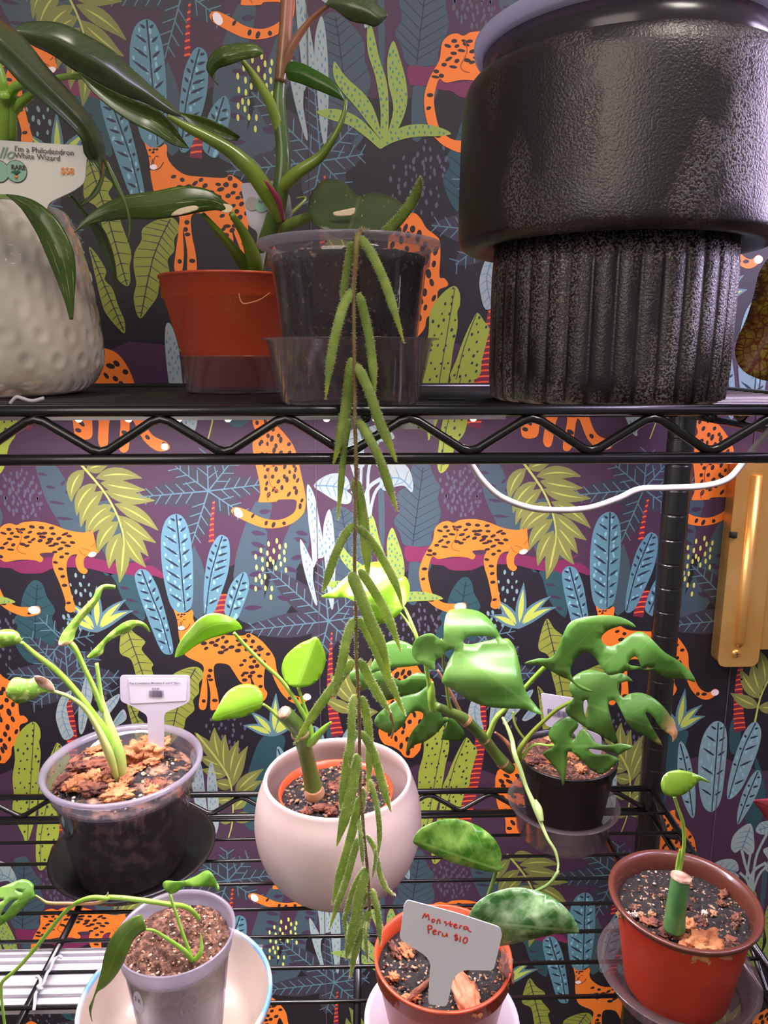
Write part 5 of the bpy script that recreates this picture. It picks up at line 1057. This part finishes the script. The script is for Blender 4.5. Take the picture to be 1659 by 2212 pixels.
slab(rounded([(1168, 1497), (1272, 1514), (1262, 1552), (1255, 1572), (1300, 1590), (1298, 1640), (1262, 1640), (1240, 1582), (1178, 1568)], 8, 3), plane_d((1210, 1530), .66), .0012, tagp, t, 'tag')
barcode(1183, 1531, 1262, 1544, .6593, t, 5, .17)
# --- frosted pot with a runner in the cream bowl
c = Vector((P(377, 2110, .44).x, .442, SL))
t = thing('ceramic_bowl', 'cream glazed bowl with a blue rim at the lower left', 'bowl', c)
bowlm = mat('cream_glaze', (198, 178, 162), .22, col2=(214, 200, 190), cscale=9, coat=.5)
blue = mat('blue_glaze', (120, 168, 214), .2, col2=(226, 214, 204), cscale=26, cpos=(.45, .62), coat=.6)
dkb = mat('dark_blue_glaze', (36, 46, 62), .3, col2=(76, 112, 150), cscale=18, coat=.5)
rpart('body', catmull([(.030, .003), (.034, .0005), (.044, .006), (.057, .022), (.0655, .042)], 5), dkb, t)
rpart('inside', catmull([(.0655, .042), (.0645, .0425), (.0628, .040), (.054, .022), (.041, .010), (.0, .007)], 5), bowlm, t, c=(0, 0, 0))
rpart('rim', [(.0657, .036), (.0668, .040), (.0664, .0432), (.0650, .0440), (.0636, .0430), (.0624, .0355)], blue, t)
c = Vector((P(382, 2080, .444).x+.0, .447, SL+.0085))
t = thing('potted_vine', 'young split-leaf vine with a long runner in a frosted pot of brown coir', 'potted plant', c)
rt_ = P(390, 2005, .449).z-SL-.0085
print('frost rim', rt_)
rpart('pot', [(.026, 0), (.0285, .002), (.0362, rt_-.014), (.0378, rt_-.0135), (.0388, rt_-.002), (.0405, rt_-.001), (.0408, rt_), (.0392, rt_+.0003), (.0378, rt_-.002), (.0368, rt_-.0125), (.0352, rt_-.0135), (.0275, .003), (0, .003)], frost, t)
soil(t, .0360, rt_-.0095, soilb, rough=.005, dome=.004, seed=51, wallz=.006, wallR=.0274, nparticles=420, psize=(.0004, .0011), pmats=[perl, grit, barkd, soilb])
X = crop(160, 1880, .2652); O = crop(0, 1880, .1808); kX = crop4(160, 1880, .2652)
stalk(X([(1015, 395), (960, 330), (880, 290), (760, 275), (600, 250), (400, 226), (270, 220)])+O([(1270, 335), (1120, 325), (980, 358), (850, 430), (720, 560), (560, 760), (380, 980), (200, 1180), (30, 1330), (18, 1450), (25, 1600), (55, 1836), (70, 2000)]), [.455, .45, .445, .44, .435, .43, .425]+[.42]*13, [12]*7+[12, 12, 11, 10, 10, 10, 10, 9, 9, 7, 7, 7, 7], bright, t, 'runner')
stalk(O([(1290, 340), (1190, 385), (1050, 400), (800, 398), (620, 395), (545, 380), (470, 330), (420, 300)]), [.422, .42, .42, .42, .42, .42, .42, .42], [8, 8, 8, 9, 8, 7, 5, 5], mat('petiole_tan_edge', (172, 168, 92), .4, col2=(190, 140, 104), cscale=30), t, 'petiole')
stalk(O([(1265, 330), (1285, 290), (1292, 262)]), .421, [4, 5, 2], mat('node_stub', (196, 160, 120), .7), t, 'node_stub')
leaf_out(O([(420, 300), (402, 240), (400, 175), (340, 122), (255, 110), (120, 160), (-60, 240), (-220, 400), (-240, 700), (-60, 680), (60, 620), (180, 540), (270, 450), (340, 375), (400, 330)]), (O([(418, 298)])[0], O([(-220, 560)])[0]), (.42, .40), lime_g := leafmat('leaf_spring_green', (122, 176, 62), (150, 200, 84), (170, 212, 130), .34, .4, 6, mscale=40, vstr=.35, coat=.15), t, cup=.006, holes=[O([(185, 232), (225, 232), (272, 262), (235, 258)]), O([(215, 345), (170, 375), (100, 460), (50, 530), (12, 545), (20, 500), (70, 420), (150, 352)]), O([(-30, 345), (30, 342), (38, 360), (0, 378), (-60, 380)])])
leaf_st(kX([(548, 360, 592, 480), (500, 372, 540, 512), (400, 432, 478, 575), (315, 530, 440, 665), (255, 665, 390, 775), (222, 820, 322, 880), (185, 950, 245, 955), (150, 1060, 185, 990), (124, 1110, 152, 1100), (130, 1170, 140, 1165), (146, 1228, 150, 1228)]), [.41, .40, .40, .405], leafmat('leaf_vine_green', (104, 136, 54), (124, 154, 66), (140, 178, 90), .3, .3, 6, mscale=40, vstr=.35, coat=.2), t, cup=-.18)
leaf_out(X([(785, 190), (745, 165), (722, 115), (760, 84), (870, 90), (990, 50), (1070, 4), (1110, 12), (1150, 70), (1180, 132), (1172, 172), (1130, 136), (1000, 132), (900, 130), (850, 165), (820, 182)]), (X([(785, 185)])[0], X([(1175, 150)])[0]), (.435, .42), lime_g, t, cup=.01, wave=.003)
stalk(X([(962, 735), (930, 640), (880, 500), (840, 380), (800, 260), (780, 185)]), [.428, .428, .43, .432, .434, .436], [10, 9, 8, 8, 7, 6], bright, t, 'petiole')
stalk(X([(965, 738), (900, 660), (800, 585), (700, 520), (640, 488), (585, 482)]), [.428, .42, .415, .412, .41, .408], [14, 12, 10, 8, 7, 6], bright, t, 'petiole')
stalk(X([(985, 730), (1030, 670), (1038, 600), (1028, 512)]), [.428, .428, .43, .432], [13, 12, 8, 2], bright, t, 'young_shoot')
cc = P(298, 2166, .415)
mb = MB(); n = 28; rr = .0082; ax = Vector((.82, -.56, 0)); mb.add([Vector((t.location.x, t.location.y, 0))*0+cc+ax*(.55*rr*math.cos(2*math.pi*i/n))+Vector((0, 0, rr*math.sin(2*math.pi*i/n))) for i in range(n)]+[cc+ax*(.55*rr*math.cos(2*math.pi*i/n))+Vector((.0003, .0004, rr*math.sin(2*math.pi*i/n))) for i in range(n)], [tuple(range(n))]+[(i, i+n, (i+1) % n+n, (i+1) % n) for i in range(n)])
st = mb.build('price_sticker', mat('sticker_white', (200, 194, 208), .5), t, smooth=False)
text('2 K', .0045, cc+ax*-.003+Vector((-.0002, -.0004, .001)), ax, Vector((-.56, -.82, 0)), ink, t)

# --- orange pot with the red handwritten label, on a white saucer
c = PZ(953, 2238, ZL)
t = thing('plant_saucer', 'white plastic saucer under the orange pot with the handwritten label', 'saucer', c)
rpart('saucer', saucer(.045, .0555, .016, .003, .0016), mat('saucer_white', (206, 198, 212), .35), t)
c = c+Vector((0, 0, .0022)); hz = P(963, 2060, c.y).z-c.z
t = thing('potted_scindapsus', 'orange pot with two silvery green leaves at the bottom centre of the picture', 'potted plant', c)
rpart('pot', nursery(.036, .0485, hz, .013, .0025), orange_p, t)
soil(t, .0455, hz-.012, soild, rough=.004, dome=.003, seed=61, nparticles=520, psize=(.0003, .0011), pmats=[perl, grit, barkm, barkd, soilb, barkd])
for i in range(16):
    rnd = random.Random(400+i); r = .04*math.sqrt(rnd.random()); a = rnd.uniform(0, 6.283); chip(t, (r*math.cos(a), r*math.sin(a), hz-.008), rnd.uniform(.003, .008), rnd.uniform(.002, .004), .002, barkm if i % 2 else barkd, i+70)
S8 = crop(780, 1880, .2893)
q_ = P(*S8([(790, 890)])[0], .415)-c; chip(t, (q_.x, q_.y, hz-.006), .008, .017, .006, mat('bark_salmon', (214, 140, 104), .7, bump=.5, bscale=120, col2=(176, 104, 72), cscale=60), 91, .15, jag=.2)
q_ = P(*S8([(420, 790)])[0], .42)-c; chip(t, (q_.x, q_.y, hz-.007), .015, .0022, .002, barkd, 92, .75, 'twig', .15)
q_ = P(*S8([(1085, 680)])[0], .435)-c; chip(t, (q_.x, q_.y, hz-.004), .004, .013, .005, barkd, 93, -.1)
J = crop(830, 1550, .4997)
leaf_out(J([(125, 530), (160, 480), (240, 446), (330, 441), (420, 478), (480, 530), (506, 590), (502, 630), (512, 655), (480, 668), (400, 655), (300, 627), (200, 582), (140, 552)]), (J([(490, 655)])[0], J([(128, 530)])[0]), (.45, .44), silver2, t, cup=.010, wave=.0015)
stalk(J([(485, 662), (470, 710), (452, 760), (420, 840), (330, 900)]), [.45, .45, .448, .445, .44], [9, 10, 9, 8, 8], stemd, t, 'petiole')
leaf_out(J([(362, 860), (400, 800), (470, 757), (560, 735), (650, 745), (730, 780), (800, 840), (842, 928), (760, 930), (650, 955), (500, 986), (400, 960), (350, 900)]), (J([(380, 880)])[0], J([(838, 922)])[0]), (.442, .43), silver, t, cup=.012, wave=.0015)
stalk(J([(385, 880), (340, 930), (280, 1000)]), [.442, .44, .44], 8, stemd, t, 'petiole')
t = thing('plant_label', 'tilted white label with red handwriting stuck in the orange pot', 'plant label', PZ(955, 2200, -.41))
g8 = S8([(345, 222), (700, 316), (1035, 425), (1055, 475), (990, 748), (760, 745), (690, 800), (640, 1020), (500, 1000), (520, 700), (485, 640), (285, 512), (300, 430), (320, 260)])
pdl = lambda x, y: .413-.016*(y-1950)/230
o, nr = slab(rounded(g8, 9, 3), pdl, .0011, mat('tag_grey_white', (206, 204, 212), .45), t, 'tag')
redi = mat('marker_red', (206, 52, 36), .5)
def scrawl(strokes, w=3.2):
    mb = MB()
    for s in strokes:
        q = catmull(S8(s), 4); tube(mb, [P(x, y, pdl(x, y)-.0003) for x, y in q], w/2/FPX*.41, 6)
    return mb.build('handwriting', redi, t)
scrawl([[(458, 358), (478, 320), (484, 350), (502, 328), (508, 372)], [(535, 362), (528, 378), (540, 388), (550, 372), (538, 362)], [(566, 398), (572, 372), (585, 368), (592, 398)], [(636, 382), (622, 384), (640, 398), (632, 412)], [(668, 378), (664, 410), (676, 418)], [(650, 396), (686, 400)], [(692, 412), (714, 412), (706, 400), (692, 412), (704, 430), (722, 426)], [(736, 434), (740, 412), (756, 414)], [(792, 420), (770, 420), (768, 438), (788, 438), (796, 424), (800, 444), (822, 460)],
        [(506, 470), (500, 415), (524, 414), (528, 434), (506, 440)], [(536, 458), (560, 456), (552, 444), (536, 456), (544, 478), (562, 474)], [(578, 482), (580, 458), (598, 460)], [(608, 466), (610, 488), (630, 490), (640, 470), (644, 496)], [(722, 486), (702, 482), (702, 496), (720, 504), (718, 520), (698, 516)], [(712, 474), (708, 526)], [(742, 492), (738, 534)], [(776, 502), (762, 524), (774, 544), (792, 530), (790, 504), (772, 502)]])

# --- red-brown pot with a stump cutting, on a clear saucer
c = PZ(1458, 2138, ZL)
t = thing('plant_saucer', 'wide clear saucer under the red pot at the lower right', 'saucer', c)
rpart('saucer', [(.046, 0), (.048, .002), (.0510, .0180), (.0590, .0200), (.0595, .0210), (.0588, .0214), (.0500, .0196), (.0470, .003), (0, .003)], clears, t)
c = c+Vector((0, 0, .0035)); hz = P(1476, 1935, c.y).z-c.z
t = thing('potted_cutting', 'short green stump with one small leaf in the red pot with a brown rim', 'potted plant', c)
rpart('pot', [(.036, 0), (.0385, .004), (.0485, hz-.010), (.0495, hz-.006), (.0490, hz-.005), (0, hz-.030)][:4]+[(.0490, hz-.008), (.0470, hz-.012), (.0375, .006), (0, .006)], redbrown, t)
rpart('rim', [(.0488, hz-.0075), (.0520, hz-.0060), (.0545, hz-.0025), (.0547, hz-.0008), (.0535, hz), (.0505, hz-.0010), (.0486, hz-.004), (.0468, hz-.009), (.0462, hz-.018)], rimbrown, t)
soil(t, .0466, hz-.014, soild, rough=.004, dome=.002, seed=71, nparticles=260, psize=(.0003, .0011), pmats=[perl, grit, barkm, barkd, barkd, soilb])
for i in range(22):
    rnd = random.Random(500+i); r = .042*math.sqrt(rnd.random()); a = rnd.uniform(0, 6.283); chip(t, (r*math.cos(a), r*math.sin(a), hz-.012), rnd.uniform(.002, .006), rnd.uniform(.002, .004), .002, barkd if i % 3 else soilb, i+140)
R = crop(1360, 1350, .3164)
q_ = P(1523, 1990, .44)-c; chip(t, (q_.x, q_.y, hz-.008), .0135, .0095, .007, barkm, 95, .2, jag=.55)
q_ = P(1492, 1958, .46)-c; chip(t, (q_.x, q_.y, hz-.009), .005, .0045, .004, barkm, 96)
for i, (x, y) in enumerate([(1350, 1940), (1380, 1945), (1538, 1925), (1405, 1975), (1368, 1925), (1330, 1930), (1448, 1970), (1556, 1950)]):
    q_ = P(x, y, .47)-c; chip(t, (q_.x*.9, q_.y*.6, hz-.011), .0025, .002, .002, grit if i % 2 else perl, 100+i, name='stone')
stalk([(1456, 2005), (1459, 1975), (1465, 1930), (1471, 1897)], [.452, .452, .453, .454], [54, 50, 47, 46], mat('stump_green', (66, 112, 60), .35, col2=(88, 136, 76), cscale=30, coat=.2), t, 'stump', seg=22)
stalk([(1471, 1897), (1472, 1892)], [.454, .4542], [52, 50], cutm, t, 'cut_face', seg=22)
stalk(R([(335, 1690), (350, 1610), (372, 1500), (365, 1360), (330, 1250), (305, 1170)]), [.48, .48, .475, .47, .465, .46], [14, 12, 9, 9, 8, 8], bright, t, 'petiole')
stalk(R([(322, 1690), (332, 1600), (345, 1530)]), [.481, .48, .478], [10, 8, 2], bright, t, 'leaf_sheath')
leaf_out(R([(300, 1172), (235, 1150), (213, 1080), (245, 1015), (320, 990), (400, 1000), (480, 1030), (550, 1072), (545, 1078), (480, 1062), (430, 1110), (370, 1155)]), (R([(300, 1168)])[0], R([(548, 1075)])[0]), (.46, .46), leafmat('leaf_olive_lime', (98, 140, 30), (124, 164, 40), (150, 180, 70), .22, .3, 5, mscale=30, vstr=.25, coat=.5), t, cup=.008)

# --- small red leaf peeping in at the right edge
t = thing('potted_caladium', 'small crimson leaf poking in at the right edge above the red pot', 'potted plant', (.47, .62, 0))
rpart('pot', nursery(.055, .08, .13, .02, .004), blackp, t, 48); soil(t, .073, .118, soild, seed=5, nparticles=30)
leaf_out([(1628, 1730), (1650, 1726), (1690, 1725), (1730, 1760), (1700, 1800), (1662, 1774), (1642, 1750)], ((1720, 1765), (1628, 1730)), (.56, .55), redl, t, cup=.005)
mb = MB(); a_ = P(1712, 1768, .56); tube(mb, [Vector(p) for p in catmull([tuple(a_), tuple(a_+Vector((.05, .02, .015))), (.455, .60, .85), (.47, .62, .45), (.47, .62, .118)], 8)], .0022, 10); mb.build('petiole', mat('begonia_stem', (130, 50, 40), .5), t)
nt = begm.node_tree; b = nt.nodes['Principled BSDF']; src = b.inputs['Base Color'].links[0].from_socket
vo = nt.nodes.new('ShaderNodeTexVoronoi'); vo.feature = 'DISTANCE_TO_EDGE'; vo.inputs['Scale'].default_value = 190
tc = nt.nodes.new('ShaderNodeTexCoord'); nt.links.new(tc.outputs['Object'], vo.inputs['Vector'])
mr = nt.nodes.new('ShaderNodeMapRange'); mr.inputs[1].default_value = .02; mr.inputs[2].default_value = .16; mr.inputs[3].default_value = 1; mr.inputs[4].default_value = 0; nt.links.new(vo.outputs['Distance'], mr.inputs[0])
mx = nt.nodes.new('ShaderNodeMixRGB'); nt.links.new(mr.outputs[0], mx.inputs[0]); nt.links.new(src, mx.inputs[1]); mx.inputs[2].default_value = lin((104, 30, 18)); nt.links.new(mx.outputs[0], b.inputs['Base Color'])
